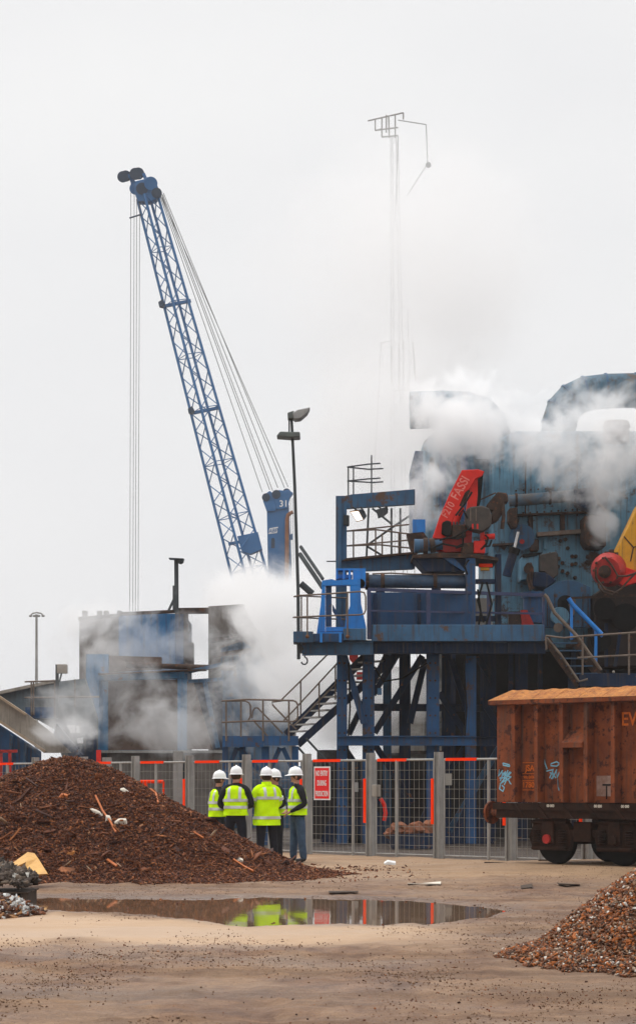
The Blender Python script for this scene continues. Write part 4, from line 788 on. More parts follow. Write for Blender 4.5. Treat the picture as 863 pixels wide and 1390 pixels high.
def flood(label, pts, D, lit, hang):
    t = thing('flood_light', label, 'flood light', P(pts[0][0], pts[0][1], D), 'flood lights under the portal beam')
    cx_ = sum(p[0] for p in pts)/4; cy_ = sum(p[1] for p in pts)/4
    f = [P(x, y, D) for x, y in pts]; bk = [P(cx_ + 7 + (x-cx_)*.7, cy_ - 4 + (y-cy_)*.75, D+.35) for x, y in pts]
    b = MB(); b.hexa(f + bk); b.build('housing', M_thin, t)
    if lit:
        b = MB(); b.prism([P(cx_+(x-cx_)*1.0, cy_+(y-cy_)*1.0, D-.005) for x, y in pts], (0,-.03,0)); b.build('bezel', mat('rusty_bezel', (.35,.19,.07), None, 8, .7), t)
        b = MB(); b.prism([P(cx_+(x-cx_)*.84, cy_+(y-cy_)*.84, D-.04) for x, y in pts], (0,-.01,0)); b.build('lens', M_lamp, t)
    b = MB(); b.tube([P(hang[0], hang[1], D+.1), P(cx_+3, cy_-5, D+.2)], .025, 6); b.tube([P(hang[0]+11, hang[1], D+.1), P(cx_+10, cy_-5, D+.2)], .02, 6); b.build('bracket', M_thin, t)
flood('lit flood light with rusty bezel hung under the portal beam', [(474.5,694),(486.5,693),(493.5,706),(484,708.5)], 58.4, True, (478,688))
flood('dark unlit flood light hung under the portal beam, half in steam', [(510,692),(520,690),(521,701),(513,704)], 58.4, False, (512,687))

# ------------------------------------------------------------ landing, stairs
ld = thing('stair_landing', 'low blue steel landing with looped handrails left of the platform', 'landing', (P(350,0,56.3).x, 56.3, 0))
b = MB(); b.pxb(302,999,358,1014,56,.06); b.pxb(358.3,999,405,1012,56.02,.06); b.build('edge_plate', M_blue, ld)
b = MB(); b.box((P(302,0,56.1).x,56.08,P(0,1002,56).z-.04),(P(405,0,56.1).x,59.2,P(0,1002,56).z)); b.build('deck', M_grime, ld)
for (a, c, D) in ((302,309,56.2),(355,365,56.2),(396,405,56.4),(325,333,57.3)): col(ld, a, c, 1013, 0, D, M_blue)
for (x0,x1) in ((322,309),(325,352),(380,366),(384,398)): b = MB(); b.bar(P(x0,1015,56.4), P(x1,1046,56.4), .07, .12); b.build('brace', M_blue, ld)
rail('handrail', ld, M_rail, [[(301,951.5),(335,949.5),(398,951),(402,953),(404,957),(404,973),(402,977.5),(397,979.5),(345,978.5),(301,980.5)],[(307,951),(307,1006)],[(357,950),(357,1006)],[(392,951),(392,1006)],[(327,951),(327,1000)]], 56.0, .024)
rail('handrail', ld, M_rail, [[(307,951.5),(333,951.5),(338,954),(340,958),(340,972),(337,978)],[(342,975),(343,965),(346,961),(350,961),(384,996)],[(343,977),(364,1000)],[(385,951),(369,953),(370,957),(395,983),(402,990)]], 57.2, .022)
stc = thing('access_stair', 'open steel stair climbing from the low landing up to the platform', 'stair', P(391,1000,56.8))
A0, A1, B0, B1 = P(389,998,59.0), P(497,890,59.0), P(404,1011,58.1), P(541,886,58.1)
b = MB(); b.bar(A0, A1, .05, .24); b.build('stringer', M_dblue, stc)
b = MB(); b.bar(B0, B1, .05, .2); b.build('stringer', M_dblue, stc)
A0, A1, B0, B1 = P(395,996,59.0), P(497,893,59.0), P(414,996,58.2), P(525,893,58.2)
for k in range(11):
    t = (k+.3)/11; a = A0.lerp(A1, t); c = B0.lerp(B1, t); c.z = a.z
    MB().bar(a, c, .24, .04).build('tread', M_galv, stc)
rail('handrail', stc, M_rail, [[(382,950,59.0),(445,888,59.0)],[(385,978,58.2),(396,967,58.2),(457,901,58.2),(470,888,58.2)],[(408,924,59.0),(408,978,59.0)],[(433,927,58.2),(433,974,58.2)],[(455,902,58.2),(455,950,58.2)],[(399,985,58.2),(410,975,58.2),(475,908,58.2)]], 57, .022, 1)
rail('cable', stc, M_thin, [[(404,1014),(445,1060)],[(415,1002),(450,1040)]], 56.9, .03)

# ------------------------------------------------------------ lamp posts
lp = thing('lamp_post', 'slender dark lamp post with two angled lamps rising past the platform corner', 'lamp post', P(405,895,56.45))
b = MB(); b.tube([P(405.3,895,56.45), P(404.5,800,56.45), P(400,660,56.45), P(396.5,585,56.45), P(395.5,566,56.45)], [.045,.043,.04,.036,.034], 10); b.build('pole', M_thin, lp, smooth=True)
b = MB(); b.bar(P(404,884,56.45), P(412,880,56.45), .06, .06); b.bar(P(404,866,56.45), P(412,866,56.6), .06, .05); b.build('clamp', M_thin, lp)
lh = mat('green_grey_lamp_shell', (.12,.14,.13), (.08,.09,.09), 5, .5)
b = MB(); b.pxp([(375,592),(380,585.5),(394,586),(407,586),(407.5,593),(395,593.5)], 56.2, .55); b.build('lamp_head', lh, lp, bevel=.02)
b = MB(); b.pxp([(390,560),(399,557),(400,568),(390.5,568)], 56.25, .4); b.build('lamp_mount', lh, lp, bevel=.02)
b = MB(); b.pxp([(397,560),(404,556),(421,552.5),(417,560),(408,568),(399,569)], 56.2, .5); b.build('lamp_head', mat('pale_lamp_shell', (.32,.32,.31), (.2,.2,.2), 5, .5), lp, bevel=.02)
b = MB(); b.tube([P(392.5,569,56.4), P(392.5,586,56.4)], .02, 6); b.build('stay', M_thin, lp)
br2 = MB(); br2.tube([P(408,742,58.5), P(438,786,57.6)], .045, 8); br2.tube([P(407,752,58.8), P(438,798,57.8)], .06, 8)
tag(br2.build('strut_pair', M_thin), 'pair of dark sloping struts between the lamp post and the bright blue bracket', 'strut')
st2 = MB(); st2.tube([P(408,792,60), P(424,806,60)], .09, 8); tag(st2.build('pipe_stub', M_thin, smooth=True), 'short dark sloping pipe in the steam left of the blue bracket', 'pipe')
dl = thing('mast_light', 'distant pale high mast light on the left skyline', 'mast light', (P(50,0,170).x, 170, 0))
b = MB(); b.tube([(P(50,0,170).x,170,0), P(50,834,170)], [.16,.09], 8); b.build('pole', M_galv, dl, smooth=True)
b = MB(); b.tube([P(41,836,170), P(45,832.5,170), P(50,831.5,170), P(56,832.5,170), P(60,836,170)], .06, 6)
for x in (42,47,53,59): b.ball(P(x,836,170), (.14,.14,.09), 8, 5)
b.build('lamp_ring', M_galv, dl)

# ------------------------------------------------------------ boxed clutter seen through the fence under the platform
cr_ = thing('scrap_skip', 'low dark steel trough with brown lumps seen through the fence under the platform', 'skip', (P(560,0,52.5).x, 52.8, 0))
b = MB(); D = 52.6; b.pxp([(528,1133),(592,1131),(590,1152),(532,1152)], D, .8); b.build('trough', M_dblue, cr_)
for (x, y, r_) in ((541,1126,.22),(565,1125,.23),(584,1124,.24),(552,1131,.16),(530,1131,.15),(575,1131,.17)):
    b = MB(); b.ball(P(x, y, D+.35), (r_, r_, r_*.8), 9, 6); o = b.build('lump', mat('rust_brown_lump', (.30,.12,.06), (.16,.06,.035), 8, .9, bump=.6), cr_)
    for v_ in o.data.vertices: v_.co += Vector((random.uniform(-.05,.05), random.uniform(-.05,.05), random.uniform(-.04,.04)))
wl = thing('pale_cabin', 'pale clad cabin seen between the platform legs', 'cabin', (P(600,0,66).x, 66, 0))
b = MB(); D = 66; b.pxb(556,1024,640,1136,D,3); b.build('wall', M_cream, wl); b = MB(); b.pxb(554,1019,642,1024,D-.1,3.2); b.build('roof', M_grime, wl)
b = MB(); b.pxb(590,1024.5,604,1135,D-.06,.05); b.build('door', M_dblue, wl)
w2 = thing('pale_panel_wall', 'tall pale grey clad wall in shade behind the platform legs', 'wall', (P(560,0,70).x, 70, 0))
b = MB(); b.pxb(524,905,655,1131,70,.3); b.build('cladding', M_cream, w2)
for x in (548,574,600,628): b = MB(); b.pxb(x,905,x+2,1131,69.92,.07); b.build('seam_post', M_galv, w2)
w3 = thing('dark_machine_base', 'dark blue machine base beneath and behind the platform', 'machine base', (P(690,0,64).x, 64, 0))
b = MB(); b.pxb(600,880,950,1010,63.5,4); b.build('upper_body', M_black, w3, bevel=.03)
b = MB(); b.pxb(615,1010,950,1138,64,4); b.build('lower_body', M_black, w3)
for x in (612, 652, 690, 730, 775, 820): b = MB(); b.pxb(x, 884, x+6, 1138, 63.3, .18); b.build('stiffener', M_dblue, w3)
b = MB(); b.pxb(408,1033,720,1140,62.5,1.5); b.pxb(430,1018,470,1034,62.8,1); b.pxb(520,1022,548,1034,62.8,1); tag(b.build('plinth', mat('dark_concrete_plinth', (.035,.033,.035), (.018,.018,.02), 1.5, .9, streak=.5)), 'long low dark plinth behind the platform feet', 'plinth')
rdp = MB(); rdp.pxp([(474,886),(486,884),(486,905),(479,900),(474,894)], 62, .4); tag(rdp.build('red_guard', M_dred), 'small red guard plate seen under the platform at the stair top', 'guard')
rdp = MB(); rdp.pxb(484,912,500,922,63,.4); tag(rdp.build('red_guard', M_dred), 'small flat red box low behind the stair under the platform', 'guard')
rdp = MB(); rdp.tube([P(258*0+516,1084,53.5), P(521,1092,53.5), P(523,1104,53.5), P(521,1114,53.5)], .05, 7); tag(rdp.build('red_hose', M_red, smooth=True), 'short curved red hose seen through the mesh right of the red sign', 'hose')

for (x, y0, y1, D) in ((464,900,995,57.1),(500,900,995,57.1),(587,900,995,57.1),(464,1018,1120,57.1),(500,1018,1120,57.1)):
    for k in range(5):
        for dx in (-3.5, 3.5): b = MB(); p = P(x+dx, y0+(y1-y0)*k/4, D); b.tube([p, p+Vector((0,.05,0))], .03, 6); b.build('bolt', M_grime, plat)
for pts, D in (([(634,870),(629,905),(633,960),(628,1040)], 57.4), ([(473,900),(475,960),(472,1010),(474,1090)], 57.1), ([(508,905),(520,925),(545,921),(579,900)], 57.3)):
    b = MB(); b.tube([P(x, y, D) for x, y in pts], .022, 6); b.build('cable', M_black, plat, smooth=True)
for (x, y, w_, h_, D, m) in ((478,1062,8,13,57.0,M_galv),(604,1050,9,16,57.1,M_cream),(512,934,6,9,57.1,M_mblue)):
    b = MB(); b.pxb(x, y, x+w_, y+h_, D, .2); b.build('electric_box', m, plat, bevel=.01)
# ------------------------------------------------------------ red loader crane on its pedestal
D = 57.4
pd = thing('crane_pedestal', 'blue wedge shaped deck and column carrying the red loader crane', 'pedestal', P(638,866,D))
b = MB(); b.pxp([(560,753),(600,750),(648,751.5),(676,757),(676,761),(640,757),(560,757)], D-.2, 2.0); b.build('deck_plate', M_grime, pd)
b = MB(); b.pxp([(561,757.4),(633,757.4),(633,774),(620,776),(578,776)], D, 1.2); b.build('wedge_box', M_dblue, pd, bevel=.015)
b = MB(); b.pxp([(600,757.3),(616,757.3),(632,775),(628,775)], D-.1, .09); b.build('gusset', M_blue, pd)
b = MB(); b.pxb(632,755,645,866,D-.15,.4); b.build('column', M_blue, pd, bevel=.01)
b = MB(); b.pxb(672,752,680,866,D+.3,.3); b.build('column', M_dblue, pd, bevel=.01)
b = MB(); b.pxb(645.3,786,671.7,792,D+.2,.2); b.pxb(645.3,836,671.7,843,D+.2,.2); b.build('tie_beam', M_dblue, pd)
b = MB(); b.pxb(650,765,668,769.5,D+.1,.2); b.build('warning_strip', M_orange, pd)
b = MB(); b.pxb(652,770.2,664,774,D+.1,.2); b.build('amber_block', M_yel, pd)
lc = thing('loader_crane', 'red folding loader crane on the platform with dark tank and hoses', 'loader crane', P(625,752,D))
b = MB(); b.pxp([(626.5,638),(640,637.5),(649,637),(657,640),(654,646),(645,650),(637,664),(631,668),(614,706),(606,731),(588,731),(587,729),(597,700),(610,670)], D-.12, .38); bo = b.build('main_boom', M_red, lc, bevel=.012)
b = MB(); b.pxp([(641,650),(648,645),(648,672),(646,690),(641,712),(640,732),(629,732),(631,705),(634,683),(636,668)], D+.05, .34); b.build('inner_boom', M_red, lc, bevel=.01)
b = MB(); b.pxp([(648.3,643),(655.5,641),(654,660),(652,680),(648,694),(643,694),(646.3,680)], D+.08, .4); b.build('boom_side', M_black, lc)
b = MB(); b.tube([P(624,688,D), P(611,724,D)], .125, 12); b.build('lift_cylinder', M_red, lc, smooth=True)
b = MB(); b.tube([P(635,665,D), P(624,688,D)], .06, 10); b.build('piston_rod', M_grime, lc, smooth=True)
b = MB(); b.pxp([(588,731.5),(606,731.5),(611,725),(640,726),(640,748),(604,750),(592,746)], D, .5); b.build('base', M_dred, lc, bevel=.015)
b = MB(); b.pxb(642.5,734,658,751,D-.15,.5); b.build('valve_block', M_red, lc, bevel=.015)
b = MB(); b.pxp([(626,737),(642,736),(642,752),(626,752)], D-.2, .3); b.build('pump', M_grime, lc, bevel=.03)
b = MB(); b.pxp([(600,709),(606,706),(612,708),(613,725),(606,728),(599,724)], D-.3, .35); b.build('winch', M_black, lc, bevel=.02)
b = MB(); b.pxp([(613,712),(632,712),(632,729),(613,731)], D-.22, .3); b.build('valve_bank', M_grime, lc, bevel=.02)
for k in range(4): b = MB(); b.pxb(614.5+k*4.5,708,616.5+k*4.5,712,D-.2,.1); b.build('lever', M_thin, lc)
b = MB(); b.pxp([(632,692),(638,688),(654,686),(664,690),(667,700),(666,714),(655,722),(636,718),(632,712)], D-.35, .6); tk = b.build('oil_tank', M_tank, lc, bevel=.03)
for x in (637.5,645): b = MB(); b.pxb(x,690,x+1.4,707,D-.365,.01); b.build('strap', M_rail, tk)
for x in (640,646.5): b = MB(); b.pxb(x,711,x+2.3,718,D-.365,.01); b.build('red_mark', M_red, tk)
b = MB(); b.pxp([(660,685),(672,671),(674,667.5),(688,669),(690,681),(684,683),(684,694),(676,706),(668,710),(666,700),(669,693),(660,692)], D+.2, .45); b.build('knuckle_arm', M_grime, lc, bevel=.03)
b = MB(); b.tube([P(652,678,D), P(672,669,D+.2)], .02, 6); b.tube([P(682,684,D+.1), P(683,700,D+.1), P(681,718,D+.1)], .05, 8); b.build('link_rod', M_grime, lc, smooth=True)
b = MB(); b.tube([P(655,729,D), P(671,728,D)], .075, 10); b.tube([P(654,722,D), P(654,735,D)], .06, 8); b.build('outrigger_ram', M_red, lc, smooth=True)
for pts in ([(586,744),(600,738),(620,742),(628,738),(627,724)],[(596,733),(606,730),(622,731),(627,728)],[(618,744),(628,741),(628,728)],[(652,746),(660,738),(662,730),(658,726)],[(655,742),(664,741),(667,733)],[(640,716),(628,722),(615,730)],[(636,760),(630,768),(634,780)],[(655,790),(648,815),(656,845)],[(660,790),(667,820),(659,850)],[(648,800),(652,830),(649,850)],[(622,700),(628,692),(634,704)],[(640,668),(630,684),(618,700)]):
    b = MB(); ps = [P(x, y, D-.38) for x, y in pts]; b.tube(ps, .026, 6); b.build('hose', M_black, lc, smooth=True)
mo = MB(); mo.tube([P(562,741,D-.1), P(580,741,D-.1)], .18, 16); mo.tube([P(580,741,D-.1), P(600,739,D-.1)], .14, 12); b_ = mo.build('pump_motor', M_mblue, lc, smooth=True)
b = MB(); b.tube([P(574,741,D-.1), P(580,741,D-.1)], .21, 14); b.tube([P(583,741,D-.1), P(590,740,D-.1)], .19, 14); b.build('flange_ring', M_grime, lc, smooth=True)
def bdir(x0,y0,x1,y1): return (P(x1,y1,D)-P(x0,y0,D)).normalized()
xd = bdir(602,706,634,650); ud = Vector((-xd.z,0,xd.x)) 
if ud.x > 0 and False: ud = -ud
M_let = mat('faded_white_lettering', (.72,.24,.2), (.62,.15,.12), 9, .7, bump=0)
text('FASSI', 'lettering', M_let, lc, P(624.5,662.5,D-.126), xd, ud, .33, .003, .85)
text('F210', 'lettering', M_let, lc, P(608,692,D-.126), xd, ud, .27, .003, .8)

# ------------------------------------------------------------ the big shredder housing
D = 62
sh_ = thing('shredder_housing', 'huge pale blue riveted machine housing with bolts and ledges behind the platform', 'machine', (P(760,0,D).x, D, 0))
b = MB(); b.pxp([(668,600),(700,585),(863,585),(950,590),(950,880),(668,880)], D, 5.5); b.build('body', M_lblue, sh_, bevel=.03)
b = MB(); b.pxp([(574,600),(600,575),(664,575),(690,600),(690,752),(574,752)], D+1.5, 3.5); b.build('stack_base', M_lblue, sh_, bevel=.03)
for x in (596, 625): b = MB(); b.pxb(x, 600, x+9, 752, D+1.35, .13); b.build('stiffener', M_blue, sh_)
for x in (712, 782): b = MB(); b.pxb(x, 590, x+1.6, 700, D-.06, .05); b.build('seam', M_grime, sh_)
for (x0,y0,x1,y1,h_) in ((690,700,820,694.5,.05),(728,726,824,719,.11),(668,740,712,738,.05)):
    b = MB(); b.bar(P(x0,y0,D-.16), P(x1,y1,D-.16), .3, h_); b.build('ledge', M_rail if h_ > .1 else M_grime, sh_)
for x in (720,763,803): b = MB(); b.pxb(x-3,697,x+3,721,D-.14,.13); b.build('bracket', M_grime, sh_, bevel=.01)
b = MB(); b.pxb(738,726,742,745,D-.1,.09); b.build('bracket', M_lblue, sh_)
for (x0,x1,y0,y1,n,r_) in ((700,800,671,671,11,.03),(700,805,697,690,12,.03),(700,790,666,660,10,.028)):
    for k in range(n): b = MB(); p = P(x0+(x1-x0)*k/(n-1), y0+(y1-y0)*k/(n-1), D-.035); b.tube([p, p+Vector((0,.05,0))], r_, 6); b.build('rivet', M_grime, sh_)
for (x, y) in ((760,734),(767,732),(802,735),(808,736),(770,744),(776,755),(781,755),(802,744),(802,755),(758,758),(763,764),(776,766),(781,765),(796,763),(800,764),(757,769),(770,778),(780,784),(811,745),(811,735),(797,756),(763,775),(746,752)):
    b = MB(); p = P(x, y, D-.07); b.tube([p, p+Vector((0,.09,0))], .055, 8); b.build('bolt', M_grime, sh_)
b = MB(); b.tube([P(690,680,D-.45), P(740,676,D-.45), P(782,672.5,D-.45)], .165, 18); b.build('pipe', mat('dusty_blue_pipe', (.06,.13,.2), (.12,.095,.07), 3, .6, rust=.4, rustc=(.13,.09,.06)), sh_, smooth=True)
for x in (700,746,780): b = MB(); y = 680-(x-690)*.083; b.tube([P(x-1.5,y,D-.45), P(x+1.5,y,D-.45)], .2, 18); b.build('pipe_flange', M_grime, sh_, smooth=True)
b = MB(); b.pxp([(778,664),(810,660),(826,668),(820,706),(800,694),(782,684)], D-.7, .68); b.build('hopper_box', M_dblue, sh_, bevel=.02)
b = MB(); b.tube([P(808,660,D-.8), P(806,668,D-.8), P(812,684,D-.8), P(822,694,D-.8)], .045, 7); b.build('hose', M_rail, sh_, smooth=True)
b = MB(); b.tube([P(708,729,D-.3), P(708,729,D-.02)], .36, 24); b.tube([P(708,733,D-.36), P(708,733,D-.3)], .15, 16); b.build('lever_disc', M_mblue, sh_, smooth=True)
b = MB(); b.tube([P(708,735,D-.4), P(708,735,D-.36)], .07, 12); b.build('hub_cap', M_dred, sh_)
b = MB(); b.pxb(719,732,731,748,D-.3,.28); b.build('bearing_block', M_grime, sh_, bevel=.03)
rm = thing('hydraulic_ram', 'upright blue hydraulic ram with bright rod beside the red loader crane', 'hydraulic cylinder', P(688,780,60))
b = MB(); b.tube([P(687,782,60), P(697,748,60)], .12, 14); b.build('barrel', M_dblue, rm, smooth=True); b = MB(); b.tube([P(697,748,60), P(703,722,60)], .045, 10); b.build('rod', mat('bright_chrome', (.6,.6,.6), None, 3, .25, .8, bump=0), rm, smooth=True)
b = MB(); b.tube([P(696,752,60), P(698.5,744,60)], .15, 14); b.build('gland', M_black, rm, smooth=True)
gb = thing('gearbox', 'pale blue gearbox with dark hooded box mounted on the machine housing', 'gearbox', P(735,790,61.3))
b = MB(); b.pxp([(706,757),(731,753),(731,784),(706,788)], 60.9, 1.0); b.build('case', M_lblue, gb, bevel=.02)
b = MB(); b.pxp([(709,757),(729,754),(729,750),(736,749.5),(709,752)], 60.85, .9); b.build('grille', M_black, gb)
b = MB(); b.pxp([(731.5,753),(754,748.5),(757,752),(757,780),(750,786),(738,776),(731.5,776)], 60.8, 1.15); b.build('hood', M_tank, gb, bevel=.02)
b = MB(); b.pxp([(724,776),(740,777),(755,788),(742,798),(722,796)], 60.7, .9); b.build('coupling', M_dblue, gb, bevel=.03)
b = MB(); b.tube([P(717,765,60.85), P(720,776,60.8), P(718,787,60.8), P(722,800,60.8)], .09, 8); b.tube([P(717,772,60.7), P(717,772,60.9)], .14, 10); b.build('bolt_cluster', M_grime, gb, smooth=True)
hp = thing('gabled_guard', 'blue grey gable shaped guard plate with a round opening low on the machine', 'guard', P(768,850,60.9))
b = MB(); b.pxp([(738,800),(757,789.5),(769,787),(781,788.5),(801,797),(801,852),(738,852)], 60.7, .3); b.build('plate', M_mblue, hp, bevel=.01)
b = MB(); ps = [P(767+11*math.cos(a), 817-9*math.sin(a), 60.68) for a in np.linspace(0, math.pi, 10)] + [P(756,838,60.68), P(778,838,60.68)]; b.prism(ps, (0,-.03,0)); b.build('opening', M_black, hp)
b = MB(); b.tube([P(758,836,60.55), P(760,836,60.1)], .24, 18); b.build('round_cap', M_lblue, hp, smooth=True)
b = MB(); b.tube([P(757,852,60.4), P(757,852,60)], .13, 14); b.build('drain_plug', M_rail, hp, smooth=True)
b = MB(); b.pxp([(772,820),(777,812),(781,815),(779,834),(775,838)], 60.5, .2); b.build('linkage', M_rail, hp)
for x in (742,752,790,797): b = MB(); b.pxb(x,806,x+.9,850,60.66,.03); b.build('seam', M_grime, hp)
cc = MB(); cc.tube([P(723,806,59.9), P(723,846,59.9)], .27, 20); cc.tube([P(723,804,59.9), P(723,812,59.9)], .32, 20); tag(cc.build('vertical_drum', M_blue, smooth=True), 'upright blue drum behind the railing, left of the gabled guard plate', 'drum')
rp_ = MB(); rp_.pxp([(706,828),(715,828),(728,856),(708,856)], 59.2, .15); tag(rp_.build('red_guard', M_dred), 'red sloping guard plate behind the railing below the drum', 'guard')
rp_ = MB(); rp_.pxp([(690,830),(705.5,830),(707.5,856),(690,856)], 59.25, .15); tag(rp_.build('guard_plate', M_grime), 'brown grimy plate left of the red sloping guard', 'guard')
wb_ = MB(); wb_.pxb(645,812,668,856,59,.1); tag(wb_.build('white_board', M_cream), 'pale board with black hoses in front seen through the platform railing', 'board')
# dark lower machinery at the right
dk = thing('drive_unit', 'dark greasy drive unit filling the right edge under the red motor', 'drive unit', P(840,870,60.5))
b = MB(); b.pxp([(806,806),(830,790),(950,770),(950,905),(806,905)], 60.3, 1.5); b.build('casing', mat('dark_brown_casing', (.04,.026,.02), (.018,.013,.012), 2, .75, rust=.3), dk, bevel=.04)
for (x0,y0,x1,y1) in ((806,845,806,905),(822,846,822,905),(842,850,834,905)): b = MB(); b.bar(P(x0,y0,60.15), P(x1,y1,60.15), .08, .08, (0,1,0)); b.build('strut', M_dblue, dk)
b = MB(); b.bar(P(770,812,60.1), P(863,808,60.1), .06, .06); b.bar(P(806,834,60.1), P(880,832,60.1), .06, .06); b.build('guard_rail', M_grime, dk)
for (x,y,r_) in ((820,826,.3),(848,838,.38),(815,870,.28)): b = MB(); b.tube([P(x,y,60.25), P(x,y,60.0)], r_, 20); b.build('pulley', M_black, dk, smooth=True)
# ducts above
def duct(label, pts, D, r_, seg=20, open_end=False):
    t = thing('exhaust_duct', label, 'duct', P(pts[-1][0], pts[-1][1], D), 'round steel ducts above the machine')
    ps = [P(x, y, D) for x, y in pts]; b = MB(); b.tube(ps, r_, seg); b.build('duct_wall', M_duct, t, smooth=True)
    for a, p, c in zip(ps, ps[1:], ps[2:]):
        d = (c-a).normalized(); b = MB(); b.tube([p - d*.03, p + d*.03], r_+.022, seg); b.build('joint_flange', M_mblue, t, smooth=True)
    return t
duct('large pale blue duct curving out of the steam and off the right edge', [(900,531),(862,530),(822,531),(795,534),(776,543),(764,556),(758,575),(757,602)], 63.5, .50)
duct('wide pale blue hood duct half hidden in steam above the loader crane', [(556,557),(600,556),(632,557),(652,563),(663,575),(668,592),(668,625)], 63.6, .54)
b = MB(); b.tube([P(836,600,61.5), P(836,575,61.5)], .36, 16); b.tube([P(836,580,61.5), P(836,572,61.5)], [.40,.33], 16); tag(b.build('vent_cap', M_grime, smooth=True), 'short dark vent cap in steam under the right hand duct', 'vent')
b = MB(); b.pxp([(556,640),(563,612),(574,612),(574,720),(556,720)], 62, .6); tag(b.build('access_tower', M_blue), 'narrow blue box column in the steam left of the loader crane', 'column')
b = MB(); b.pxp([(552,724),(574,722),(580,730),(572,742),(566,752),(560,752),(556,740)], 58.6, .5); tag(b.build('feed_chute', M_grime), 'small dark tapered chute at the end of the walkway railing', 'chute')
b = MB(); b.pxb(560,705,577,723,58.8,.3); tag(b.build('control_cabinet', M_bright), 'small bright blue cabinet above the dark chute', 'cabinet')
# yellow arm and red motor
D = 58.5
ya = thing('yellow_arm', 'chipped yellow steel arm rising off the right edge of the picture', 'arm', P(855,775,D))
b = MB(); b.pxp([(866,685),(838,744),(832,758),(846,772),(872,776),(900,770),(1000,640),(985,600),(900,640)], D, .9); b.build('arm_plate', M_yel, ya, bevel=.02)
b = MB(); b.bar(P(846,728,D-.012), P(859,743,D-.012), .015, .03); b.bar(P(859,743,D-.012), P(855,762,D-.012), .015, .03); b.bar(P(859,743,D-.012), P(875,738,D-.012), .015, .03); b.build('weld_seam', M_grime, ya)
rmt = thing('red_motor', 'round dirty red hydraulic motor beneath the yellow arm', 'motor', P(828,792,D-.3))
b = MB(); b.tube([P(826,773,D-.1), P(824,773.5,D-.55), P(823,774,D-.75)], [.46,.44,.33], 24); b.build('drum', M_dred, rmt, smooth=True)
b = MB(); b.tube([P(820,776,D-.76), P(820,776,D-.84)], .17, 20); b.tube([P(820,776,D-.85), P(820,776,D-.95)], .10, 12); b.build('end_cap', M_grime, rmt, smooth=True)
for k in range(10): a = k*math.pi/5; c = P(823,774,D-.79); b = MB(); q = c+Vector((.33*math.cos(a),0,.33*math.sin(a))); b.tube([q, q+Vector((0,.1,0))], .035, 6); b.build('bolt', M_grime, rmt)
b = MB(); b.pxp([(838,762),(850,770),(872,778),(900,775),(900,792),(866,790),(846,796),(836,790)], D-.35, .34); b.build('torque_arm', M_red, rmt, bevel=.015)
for pts in ([(812,788),(812,797),(818,804),(830,807),(842,800),(852,788),(866,774)],[(820,756),(830,768),(838,782),(850,782),(868,776)],[(808,770),(808,784),(820,800),(838,806)]):
    b = MB(); b.tube([P(x, y, D-.95) for x, y in pts], .028, 7); b.build('hose', M_grime, rmt, smooth=True)
for (x, y) in ((823,749),(829,746),(835,750)): b = MB(); b.tube([P(x,y,D-.3), P(x,y+6,D-.3)], .07, 8); b.build('fitting', M_grime, rmt, smooth=True)
# right hand stair, deck and railings
D = 56.5
rs = thing('side_stair', 'short dark steel stair with rusty handrail at the right end of the platform', 'stair', P(770,925,D))
b = MB(); b.bar(P(741,868,D), P(785,930,D), .05, .2); b.build('stringer', M_grime, rs)
b = MB(); b.bar(P(778,868,D+.1), P(820,930,D+.1), .05, .2); b.build('stringer', M_grime, rs)
for k in range(6):
    t = (k+.5)/6; a = P(741,868,D).lerp(P(785,930,D), t); c = P(778,868,D+.1).lerp(P(820,930,D+.1), t); MB().bar(a, c, .24, .03).build('tread', M_mblue, rs)
b = MB(); b.tube([P(738,807,D-.1), P(742,811,D-.1), P(752,832,D-.1), P(783,864,D-.1), P(815,910,D-.1)], .045, 8); b.build('handrail', M_rail, rs, smooth=True)
b = MB(); b.tube([P(741,866,D-.2), P(760,888,D-.2), P(785,925,D-.2), P(797,922,D-.2)], .032, 8); b.build('handrail', M_rail, rs, smooth=True)
bs = thing('blue_stair_rail', 'bright blue sloping stair rail on two posts in front of the gabled guard', 'stair rail', P(780,870,57.5))
b = MB(); b.tube([P(771,812,57.5), P(776,820,57.5), P(816,861,57.5)], .06, 8); b.tube([P(775,820,57.7), P(817,864,57.7)], .04, 8); b.build('rail', M_bright, bs, smooth=True)
for (x, y0, y1) in ((775,820,868),(808,856,905)): b = MB(); b.bar(P(x,y0,57.55), P(x,y1,57.55), .07, .07, (0,1,0)); b.build('post', M_bright, bs)
rd = thing('side_deck', 'dark blue side deck with rusty railing above the rail wagon', 'deck', (P(860,0,D).x, D, P(0,920,D).z))
b = MB(); b.pxb(785,914,950,932,D-.1,2.5); b.build('deck_edge', M_dblue, rd, bevel=.01)
rail('railing', rd, M_rail, [[(740,863),(765,866),(790,863.5),(863,858.5),(900,857)],[(783,893),(863,889),(900,888)],[(853,858),(853,916)],[(790,864),(790,916)],[(740,864),(741,882)]], D-.3, .026)
b = MB(); b.ball(P(832,912,D-.35), .035, 10, 8); b.build('glint_ball', M_cream, rd, smooth=True)  # small cream ball standing in for a glint

for (x0,y0,x1,y1,dd,m,lb) in ((792,700,822,742,1.0,M_grime,'dark brown rusty box bolted to the machine housing left of the yellow arm'),(690,690,702,716,.6,M_grime,'narrow rusty box behind the knuckle of the loader crane')):
    b = MB(); b.pxp([(x0,y0),(x1,y0-2),(x1,y1),(x0+5,y1),(x0,y1-9)], 62-dd, dd-.01); tag(b.build('junction_case', m, bevel=.03), lb, 'case')
